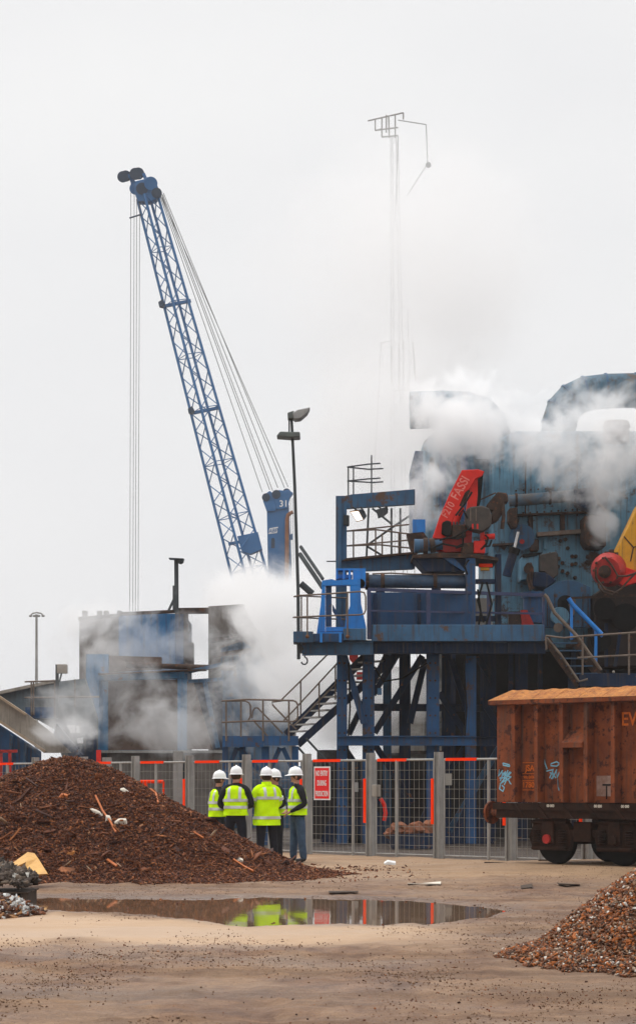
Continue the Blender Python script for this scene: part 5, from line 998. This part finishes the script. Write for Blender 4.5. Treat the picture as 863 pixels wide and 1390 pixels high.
# ------------------------------------------------------------ left hand plant
D = 75
hd = thing('hopper_building', 'large grey and blue clad hopper block wrapped in steam at the left', 'building', (P(190,0,77).x, 77, 0))
b = MB(); b.pxp([(108,842),(161,836),(161,1125),(108,1125)], 77, 5); b.build('grey_wall', M_conc, hd)
b = MB(); b.pxb(161.5,833,238,1125,76.9,5); b.build('blue_wall', mat('bright_blue_cladding', (.035,.19,.42), (.03,.14,.32), .35, .55, streak=.5, rust=.12), hd)
b = MB(); b.pxb(238.5,833,249,1125,76.7,5.2); b.build('corner_pier', M_blue, hd)
b = MB(); b.bar(P(107,840,76.6), P(163,835,76.6), .3, .1); b.bar(P(163,833.5,76.6), P(238,830,76.6), .3, .1); b.bar(P(238,829.5,76.5), P(283,829,76.5), .25, .2); b.build('roof_edge', M_grime, hd)
b = MB(); b.pxb(249.3,829,255,905,76.9,.5); b.pxb(252,872,262,905,76.6,.8); b.build('pipe_rack', M_grime, hd)
b = MB(); b.tube([P(254,840,76.5),P(258,848,76.5),P(259,856,76.5),P(254,862,76.5)], .03, 6); b.build('cable', M_black, hd)
for x in (112,132,141,159): b = MB(); b.pxb(x, 829, x+6, 837, 78, .4); b.build('roof_vent', M_conc, hd)
lm = thing('lamp_post', 'dark stubby post with a small side lamp standing on the hopper roof', 'lamp post', P(240,830,76.3))
b = MB(); b.bar(P(240,832,76.3), P(239.5,758,76.3), .14, .14, (0,1,0)); b.bar(P(237,828,76.3), P(237,795,76.3), .12, .12, (0,1,0)); b.bar(P(229,829,76.3), P(237,812,76.3), .08, .08); b.build('pole', M_thin, lm)
b = MB(); b.bar(P(230,758.5,76.2), P(250,759.5,76.2), .5, .03); b.ball(P(245.5,762,76.1), (.11,.11,.1), 10, 8); b.build('lamp', M_thin, lm)
tw = thing('steam_tower', 'grey brown concrete tower block fading into steam right of the hopper', 'tower', (P(315,0,78).x, 78, 0))
b = MB(); b.pxp([(283,823),(331,820),(345,850),(375,880),(400,930),(400,1124),(283,1124)], 78, 5); b.build('tower_wall', M_conc, tw)
b = MB(); b.pxp([(300,880),(330,870),(350,885),(385,920),(400,1124),(300,1124)], 77.6, .35); b.build('dark_machinery', M_mblue, tw)
for (x0,y0,x1,y1) in ((283,870,345,862),(290,890,360,880)): b = MB(); b.bar(P(x0,y0,77.3), P(x1,y1,77.3), .3, .15); b.build('ledge', M_grime, tw)
fr = thing('gantry_frame', 'blue steel gantry frame around a brown dusty panel in front of the hopper', 'gantry', (P(190,0,D).x, D, 0))
b = MB(); b.pxp([(117,888),(147,888),(147,914),(135,914),(135,1018),(134,1018),(134,976),(117,920)], D-.3, .3); b.build('gusset_plate', M_fblue, fr)
b = MB(); b.ibeam(P(140.5,1126,D), P(140.5,915,D), .4, .3, .03, (0,1,0)); b.build('column', M_fblue, fr)
b = MB(); b.ibeam(P(248,1126,D), P(248,915,D), .4, .32, .03, (0,1,0)); b.build('column', M_fblue, fr)
b = MB(); b.pxp([(135,917),(160,915),(250,912),(252,920),(135,924)], D-.35, .6); b.build('top_beam', M_fblue, fr)
b = MB(); b.bar(P(135,915.5,D-.4), P(280,909.5,D-.4), .8, .04); b.build('flange_plate', M_grime, fr)
b = MB(); b.pxb(147.5,922.5,241,1018,D+.3,.2); b.build('dusty_panel', M_brn, fr)
b = MB(); b.pxp([(148,890),(219,892),(219,908),(148,912)], D+.4, .4); b.build('upper_panel', M_brn, fr)
b = MB(); b.pxb(134,1018.5,302,1022,D-.5,1); b.build('base_ledge', M_galv, fr)
b = MB(); b.pxb(134,1022.3,302,1127,D-.2,1); b.build('base_wall', M_conc, fr)
b = MB(); b.tube([P(172,903,D), P(250,905,D), P(320,907,D)], .09, 10); b.build('pipe', M_grime, fr, smooth=True)
b = MB(); b.pxp([(254,925),(262,925),(289,1017),(254,1017)], D, .3); b.build('sloped_panel', M_brn, fr)
b = MB(); b.pxp([(262.5,925),(302,925),(302,1017),(289.5,1017)], D+.5, .3); b.build('back_panel', M_dblue, fr)
for (x0,y0,x1,y1) in ((256,912,300,902),(256,925,302,922),(278,925,296,1015)): b = MB(); b.bar(P(x0,y0,D-.1), P(x1,y1,D-.1), .15, .12); b.build('strut', M_mblue, fr)
# conveyors at the far left
cv = thing('conveyor', 'long sloping dusty conveyor chute with a blue underframe at the left edge', 'conveyor', (P(40,0,70).x, 70, 0))
b = MB(); b.pxp([(-80,905),(0,946),(36,968),(78,1000),(101,1022),(60,1022),(0,978),(-80,925)], 70, .12); b.build('chute_side', M_pale, cv)
b = MB(); b.bar(P(-80,905,69.9), P(0,946,69.9), .3, .07); b.bar(P(0,946,69.9), P(36,970,69.9), .3, .07); b.bar(P(-80,930,69.9), P(0,979,69.9), .3, .07); b.bar(P(0,979,69.9), P(62,1020,69.9), .3, .07); b.build('chute_rim', mat('tan_rim', (.4,.30,.2), (.27,.2,.14), 3, .8), cv)
b = MB(); b.pxp([(-80,935),(0,984),(55,1020),(55,1131),(-80,1131)], 70.6, .3); b.build('underframe', M_blue, cv)
for x in (14,33,-10): b = MB(); b.pxp([(x,990+x*.5),(x+3,992+x*.5),(x-4,1131),(x-9,1131)], 70.3, .25); b.build('rib', M_mblue, cv)
b = MB(); b.pxp([(73,998),(77,982),(112,1024),(100,1024)], 69.6, .4); b.build('support_leg', M_dblue, cv)
c2 = thing('feeder_deck', 'blue grey sloped feeder roof with a small railed platform and pale lamp box', 'feeder', (P(80,0,73).x, 73, 0))
b = MB(); b.pxp([(-80,956),(0,942),(72,926),(115.5,921),(132,976),(133,1127),(112,1127),(74,990),(36,968),(0,955),(-80,980)], 73, .4); b.build('side_wall', mat('dusty_blue_side', (.12,.17,.2), (.17,.155,.14), .5, .8, streak=.4), c2)
b = MB(); b.bar(P(-80,958,72.9), P(0,941,72.9), .6, .1); b.bar(P(0,941,72.9), P(75,925,72.9), .6, .1); b.build('roof_edge', M_pale, c2)
b = MB(); b.pxb(35,960,75,975,71.9,.9); b.build('platform_box', M_blue, c2)
rail('railing', c2, M_rail, [[(34,925.5),(80,924)],[(34,947),(75,947)],[(43,925),(43,970)],[(46,925),(46,970)],[(75,925),(75,975)],[(102,922),(102,960)],[(80,946),(135,946)]], 71.8, .028)
b = MB(); b.bar(P(78,975,71.7), P(78,902,71.7), .1, .1, (0,1,0)); b.build('post', M_thin, c2)
b = MB(); b.pxb(77.5,901.5,91,914,71.5,.3); b.build('lamp_box', M_pale, c2, bevel=.02); b = MB(); b.bar(P(84,914,71.6), P(81,926,71.6), .05, .05); b.build('arm', M_thin, c2)
b = MB(); b.pxp([(74,976),(125,984),(131,1000),(131,1127),(110,1127),(90,1008)], 72.4, .4); b.build('dark_chute', M_dblue, c2)
for pts in ([(91,984),(102,984),(102,995),(96,995)],[(104,985),(107,985),(109,995),(103,995)],[(104,1002),(113,1001),(113,1009),(106,1009)]): b = MB(); b.pxp(pts, 72.3, .08); b.build('light_opening', M_white, c2)
b = MB(); b.pxb(131,1018,137,1147,56.5,.15); tag(b.build('red_post', M_red), 'short red post behind the fence right of the heap peak', 'post')
b = MB(); b.pxb(139,1028,151,1146,57,.2); tag(b.build('pale_box', M_galv), 'small pale box beside the short red post behind the fence', 'box')
b = MB(); b.bar(P(-10,1020,60), P(24,1019.5,60), .08, .08); b.bar(P(14,1020,60), P(14,1142,60), .08, .08, (0,1,0)); b.bar(P(2,1020,60), P(2,1142,60), .08, .08, (0,1,0)); tag(b.build('red_barrier', M_dred), 'dark red tubular barrier behind the fence at the left edge', 'barrier')
for (x, lb) in ((242,'wide plain grey post behind the fence left of the people'),):
    b = MB(); b.ibeam((P(x,0,58).x,58,0), P(x,1020,58), .25, .25, .03, (0,1,0)); tag(b.build('plain_post', M_galv), lb, 'post')

# ------------------------------------------------------------ harbour crane (far)
D = 240
hc_ = thing('harbour_crane', 'tall blue harbour crane with lattice boom and tower numbered 31 behind the plant', 'crane', (P(378,0,D).x, D, 0))
def lat(name, top, bot, w0, w1, n, parent, m, r=.13, rl=.055, tw=0):
    ax = (bot-top).normalized(); U = Vector((1,0,0)); U = (U-ax*U.dot(ax)).normalized(); V = ax.cross(U)
    def corner(k, t):
        w_ = w0 + (w1-w0)*t; a = math.pi/2*k + tw; return top.lerp(bot, t) + U*w_*math.cos(a) + V*w_*math.sin(a)
    for k in range(4):
        b = MB(); b.tube([corner(k,0), corner(k,1)], r, 6); b.build(name+'_chord', m, parent, smooth=True)
    for k in range(4):
        b = MB()
        for i in range(n):
            t0, t1 = i/n, (i+1)/n; a, c, d, e = corner(k,t0), corner((k+1)%4,t0), corner(k,t1), corner((k+1)%4,t1)
            if i % 2: b.tube([a, e], rl, 4)
            else: b.tube([c, d], rl, 4)
            if i % 3 == 0: b.tube([a, c], rl*.8, 4)
        b.build(name+'_lacing', m, parent)
    return corner
top, bot = P(200,266,D), P(356,845,D)
lat('boom', top, bot, 1.15, 2.05, 24, hc_, M_crane, .15, .06, .22)
for (x, y) in ((222,412),(262,557),(340,735)):
    t = (y-266)/579; c = top.lerp(bot, t); b = MB(); b.bar(c+Vector((-1.3,0,-.3)), c+Vector((1.6,0,.3)), .5, .3); b.build('boom_spreader', M_crane, hc_)
for (x, y) in ((216,412),(256,557)): b = MB(); b.pxp([(x-1,y-2),(x+5,y-6),(x+8,y),(x+5,y+4),(x,y+3)], D-2, 1); b.build('boom_lamp', M_cdark, hc_)
b = MB(); b.tube([P(176,296,D), P(192,291,D)], .09, 6); b.build('boom_antenna', M_cdark, hc_)
b = MB(); b.pxp([(322,728),(350,722),(356,745),(340,752),(328,748)], D-1, 1.5); b.build('boom_foot_plate', M_crane, hc_)
hh = MB(); hh.pxp([(183,246),(196,243),(200,240),(208,242),(214,252),(218,262),(212,270),(203,273),(188,273),(183,262)], D-.8, 1.6); hh.build('boom_head', M_crane, hc_, bevel=.05)
def sheave(x, y, r, dy, m): b = MB(); b.tube([P(x,y,D+dy), P(x,y,D+dy+.35)], r/12.5, 22); b.build('sheave', m, hc_, smooth=True)
for (x,y,r,dy,m) in ((167,240,7.5,-.9,M_cdark),(171,239,7.5,-.2,M_cdark),(184,236,8,-.9,M_cdark),(188,235.5,8,-.1,M_cdark),(205,249,9,-1.2,M_crane),(213,262,7,-1,M_cdark),(184,256,8,-.6,M_crane),(193,256,8,-1.1,M_cdark)): sheave(x,y,r,dy,m)
b = MB(); b.bar(P(168,240,D), P(192,240,D), .5, .4); b.bar(P(178,240,D), P(184,256,D), .4, .5); b.bar(P(195,236,D), P(202,252,D), .5, .35); b.build('head_bracket', M_crane, hc_)
tb = MB(); tb.pxp([(362,684),(384,680),(392,684),(396,790),(396,1062),(364,1062),(364,790)], D, 3.0); tb.build('tower', M_crane, hc_, bevel=.08)
tb = MB(); tb.pxp([(358,672),(366,666),(374,672),(376,685),(374,694),(362,694),(357,680)], D-.25, .6); tb.build('tower_cheek', M_crane, hc_, bevel=.05)
tb = MB(); tb.pxp([(370,672),(378,665),(386,666),(391,664.5),(398,669),(393,676),(390,690),(376,692)], D-.3, 1.2); tb.build('tower_head', M_crane, hc_, bevel=.05)
for (x,y,r,dy) in ((361,675,5.5,-.4),(375,671,6,-.45),(389,668.5,5.5,.8)): sheave(x,y,r,dy,M_cdark)
text('31', 'number', M_wpaint, hc_, P(385,684,D-.34), (1,0,0), Z, .98, .01, 1)
b = MB(); b.prism([P(364,725,D-.02), P(366,717,D-.02), P(377.5,715,D-.02), P(376,723.5,D-.02)], (0,-.02,0)); b.build('name_plate', M_wpaint, hc_)
text('ABP', 'lettering', M_crane, hc_, P(371,720.5,D-.06), (1,0,.12), (.15,0,1), .62, .01, .9)
b = MB(); b.prism([P(368,744,D-.02)] + [P(370.5+2.5*math.cos(a), 733-3*math.sin(a), D-.02) for a in np.linspace(math.pi, 0, 7)] + [P(373,744,D-.02)], (0,-.03,0)); b.build('doorway', M_cdark, hc_)
b = MB(); b.tube([P(389,790,D-.5), P(389.5,705,D-.5), P(391,699,D-.5), P(395,696,D-.5), P(398,695,D-.5)], [.22,.22,.22,.2,.2], 8); b.build('exhaust_pipe', mat('rusty_exhaust_pipe', (.30,.13,.06), (.2,.08,.04), 1, .8), hc_, smooth=True)
b = MB(); b.pxp([(393,726),(397,724),(397,732),(393,732)], D, .8); b.build('tower_box', M_crane, hc_)
b = MB(); b.pxb(345,1040,430,1070,D-4,9); b.build('slewing_house', M_crane, hc_); b = MB(); b.box((P(340,0,D).x,D-6,0),(P(450,0,D).x,D+6,1.2)); b.build('chassis', M_cdark, hc_)
for (a, c) in (((216,262),(356,668)),((218,264),(366,665)),((219,262),(370,666)),((221,264),(377,662)),((222,262),(386,662)),((220,268),(391,661))):
    b = MB(); b.tube([P(*a, D), P(*c, D)], .042, 5); b.build('luffing_rope', M_rope, hc_)
for (x0, x1) in ((178,176),(182.5,180),(186,183.5),(190,187)): b = MB(); b.tube([P(x0,246,D), P(x1,1010,D)], .032, 5); b.build('hoist_rope', M_rope, hc_)
for x in (394,397,400): b = MB(); b.tube([P(x-3,676,D), P(x+1,900,D)], .03, 5); b.build('tower_rope', M_rope, hc_)
b = MB(); b.pxb(170,1005,194,1030,D-.5,1.2); b.build('hook_block', M_cdark, hc_, bevel=.1)

M_mast = mat('steam_faded_galvanised_mast', (.45,.45,.45), (.4,.4,.4), 1, .6, .1, bump=0)  # fading into steam is put into this pale grey
# ------------------------------------------------------------ radio mast fading in steam
D = 150
ms = thing('radio_mast', 'very faint thin lattice mast fading into steam with an antenna frame on top', 'mast', (P(541,0,D).x, D, 0))
cf = lat('mast', P(535,186,D), P(545,1100,D), .28, .8, 64, ms, M_mast, .02, .008, .5)
def lines(name, lns, r): 
    b = MB()
    for ln in lns: b.tube([P(x,y,D) for x,y in ln], r, 5)
    return b.build(name, M_mast if name in ('guy_rope','side_arm') else M_galv, ms)
lines('antenna_frame', [[(499,164),(547,153)],[(509,161),(509,177),(518,175)],[(518,159),(518,186)],[(527,157),(528,187)],[(536,155),(536,187)],[(547,153),(547,162)],[(509,177),(540,173)],[(518,186),(540,184)],[(524,156),(524,180)]], .055)
lines('side_arm', [[(540,163),(578,169)],[(578,169),(580,222)],[(580,222),(552,266)],[(540,186),(536,300)]], .04)
b = MB(); b.ball(P(581,224,D), (.2,.2,.2), 8, 6); b.build('beacon', M_thin, ms)
lines('work_platform', [[(530,530),(568,529)],[(531,470),(531,530)],[(541,465),(541,530)],[(547,462),(547,530)],[(553,515),(553,530)],[(560,465),(564,530)]], .06)
lines('guy_rope', [[(553,420),(570,1062)],[(517,466),(508,640)],[(513,466),(532,462)]], .03)
# ------------------------------------------------------------ steam and haze
def steam(label, c, r, dens, seed, sc=.45, thr=.42, soft=.30, D=None, rot=0, colr=.999):
    bpy.ops.mesh.primitive_ico_sphere_add(subdivisions=3, radius=1) if False else None
    me = bpy.data.meshes.new('steam_cloud'); bm = bmesh.new(); bmesh.ops.create_icosphere(bm, subdivisions=3, radius=1); bm.to_mesh(me); bm.free()
    m = bpy.data.materials.new('steam'); m.use_nodes = True; nt = m.node_tree; nt.nodes.clear(); L = nt.links.new
    o = N(nt, 'ShaderNodeOutputMaterial'); pv = N(nt, 'ShaderNodeVolumePrincipled'); L(pv.outputs[0], o.inputs['Volume'])
    pv.inputs['Color'].default_value = (colr,colr,min(1,colr+.002),1); pv.inputs['Anisotropy'].default_value = .3
    tc = N(nt, 'ShaderNodeTexCoord'); ln = N(nt, 'ShaderNodeVectorMath', operation='LENGTH'); L(tc.outputs['Object'], ln.inputs[0])
    fo = N(nt, 'ShaderNodeMapRange'); fo.inputs[1].default_value = 1; fo.inputs[2].default_value = .25; L(ln.outputs['Value'], fo.inputs[0])
    g = N(nt, 'ShaderNodeNewGeometry'); mp = N(nt, 'ShaderNodeMapping'); mp.inputs['Location'].default_value = (seed*7.3, seed*3.1, seed*1.7); mp.inputs['Scale'].default_value = (1, .35, 1); L(g.outputs['Position'], mp.inputs[0])
    nz = N(nt, 'ShaderNodeTexNoise'); nz.inputs['Scale'].default_value = sc; nz.inputs['Detail'].default_value = 6; nz.inputs['Roughness'].default_value = .68; nz.inputs['Distortion'].default_value = .35; L(mp.outputs[0], nz.inputs['Vector'])
    a0 = N(nt, 'ShaderNodeMath', operation='MULTIPLY_ADD'); L(nz.outputs['Fac'], a0.inputs[0]); a0.inputs[1].default_value = 2.2; a0.inputs[2].default_value = -1.1     # contrast of the wisps
    a = N(nt, 'ShaderNodeMath', operation='MULTIPLY_ADD'); L(fo.outputs[0], a.inputs[0]); a.inputs[1].default_value = .62; L(a0.outputs[0], a.inputs[2])
    s_ = N(nt, 'ShaderNodeMapRange'); s_.interpolation_type = 'SMOOTHSTEP'; s_.inputs[1].default_value = thr - .26; s_.inputs[2].default_value = thr - .26 + soft*1.7; L(a.outputs[0], s_.inputs[0])
    f2 = N(nt, 'ShaderNodeMapRange'); f2.inputs[1].default_value = 1; f2.inputs[2].default_value = .7; L(ln.outputs['Value'], f2.inputs[0])
    m1 = N(nt, 'ShaderNodeMath', operation='MULTIPLY'); L(s_.outputs[0], m1.inputs[0]); L(f2.outputs[0], m1.inputs[1])
    m2 = N(nt, 'ShaderNodeMath', operation='MULTIPLY'); L(m1.outputs[0], m2.inputs[0]); m2.inputs[1].default_value = dens; L(m2.outputs[0], pv.inputs['Density'])
    ob = link('steam_cloud', me, m, kind='stuff', label=label); ob.location = c; ob.scale = r; ob.rotation_euler = (0, R(rot), 0); return ob
def st(label, x, y, D, rx, ry, rd, dens, seed, **k): return steam(label, P(x, y, D), (rx*D/F, rd, ry*D/F), dens, seed, **k)
# right: rising in front of the housing, behind the loader crane
st('white steam billowing in front of the ducts above the loader crane', 610, 590, 60.6, 125, 95, 1.3, 1.1, 1, sc=.8)
st('white steam rolling over the upper machine housing', 730, 600, 60.4, 150, 80, 1.2, 1.6, 2, sc=.9, rot=10)
st('white steam at the right edge below the duct', 835, 600, 60.2, 95, 85, 1.1, 1.5, 3, sc=1)
st('white steam drifting between portal frame and loader crane', 564, 664, 59.4, 88, 80, .8, 1.6, 4, sc=.8)
st('thin steam in front of the hopper box', 810, 668, 60.3, 60, 45, .8, 1.1, 5, sc=1)
st('small steam wisp beside the yellow arm', 818, 712, 60.0, 26, 40, .5, 1.8, 6, sc=1.2, thr=.38)
st('broad ragged steam veil across the left hood duct and stack', 612, 560, 61.2, 140, 90, 1.0, 1.8, 31, sc=1.1)
st('broad ragged steam veil over the upper right of the housing', 790, 640, 60.9, 120, 60, .9, .9, 32, sc=1.2)
st('thin steam rising off the right hand duct', 790, 545, 61.5, 110, 60, 1.0, .9, 33, sc=1.0)
# centre, behind the stairs
st('bright steam behind the access stair', 450, 930, 64.5, 120, 105, 2.2, 1.3, 7, sc=.55, thr=.32)
st('steam rising from behind the stair towards the crane tower', 375, 835, 66, 100, 100, 2.5, 1.0, 8, sc=.5, thr=.36, rot=-20)
st('steam between the platform legs', 525, 950, 63, 90, 115, 1.3, 1.2, 9, sc=.7, thr=.4)
# left plant
st('grey steam in front of the tower block', 350, 900, 73.2, 115, 110, 2, .75, 10, sc=.5)
st('steam drifting across the hopper front', 190, 870, 75.9, 150, 85, .7, .95, 11, sc=.6)
st('steam over the lower gantry panel', 235, 985, 72.6, 150, 72, 1.3, .5, 12, sc=.6)
st('steam over the feeder deck', 95, 965, 71.2, 85, 60, .9, .6, 13, sc=.6)
st('bright steam at the foot of the conveyor', 85, 1000, 68.8, 70, 38, .9, .9, 14, sc=.8)
st('steam drifting above the hopper roof', 130, 845, 75, 60, 45, 2, .6, 15, sc=.5)
st('thin steam drifting low behind the fence under the landing', 370, 1030, 61.0, 120, 45, .9, .22, 21, sc=.8)
# behind the platform, hiding the foot of the crane boom
st('high steam bank in front of the crane tower foot', 360, 822, 110, 120, 80, 7, .5, 16, sc=.3, thr=.34)
# the pale bank that swallows the mast
st('pale steam bank swallowing the middle of the mast', 540, 350, 118, 250, 200, 16, .2, 17, sc=.1, thr=.2, soft=.6, colr=.985)
st('pale steam bank around the lower mast', 545, 600, 112, 170, 190, 10, .26, 18, sc=.12, thr=.22, soft=.6, colr=.985)
st('soft steam drifting over the left feeder and gantry', 150, 930, 71.0, 170, 95, 1.2, .35, 34, sc=.5)
hz = MB(); hz.box((-940,-70,-1.5), (940,930,75)); me = hz
m = bpy.data.materials.new('thin_haze'); m.use_nodes = True; nt = m.node_tree; nt.nodes.clear(); o = N(nt, 'ShaderNodeOutputMaterial'); pv = N(nt, 'ShaderNodeVolumePrincipled')
pv.inputs['Color'].default_value = (.99,.99,1,1); pv.inputs['Density'].default_value = .0003; nt.links.new(pv.outputs[0], o.inputs['Volume'])
hb = hz.build('haze', m); tag(hb, label='thin damp haze over the whole yard', kind='stuff')
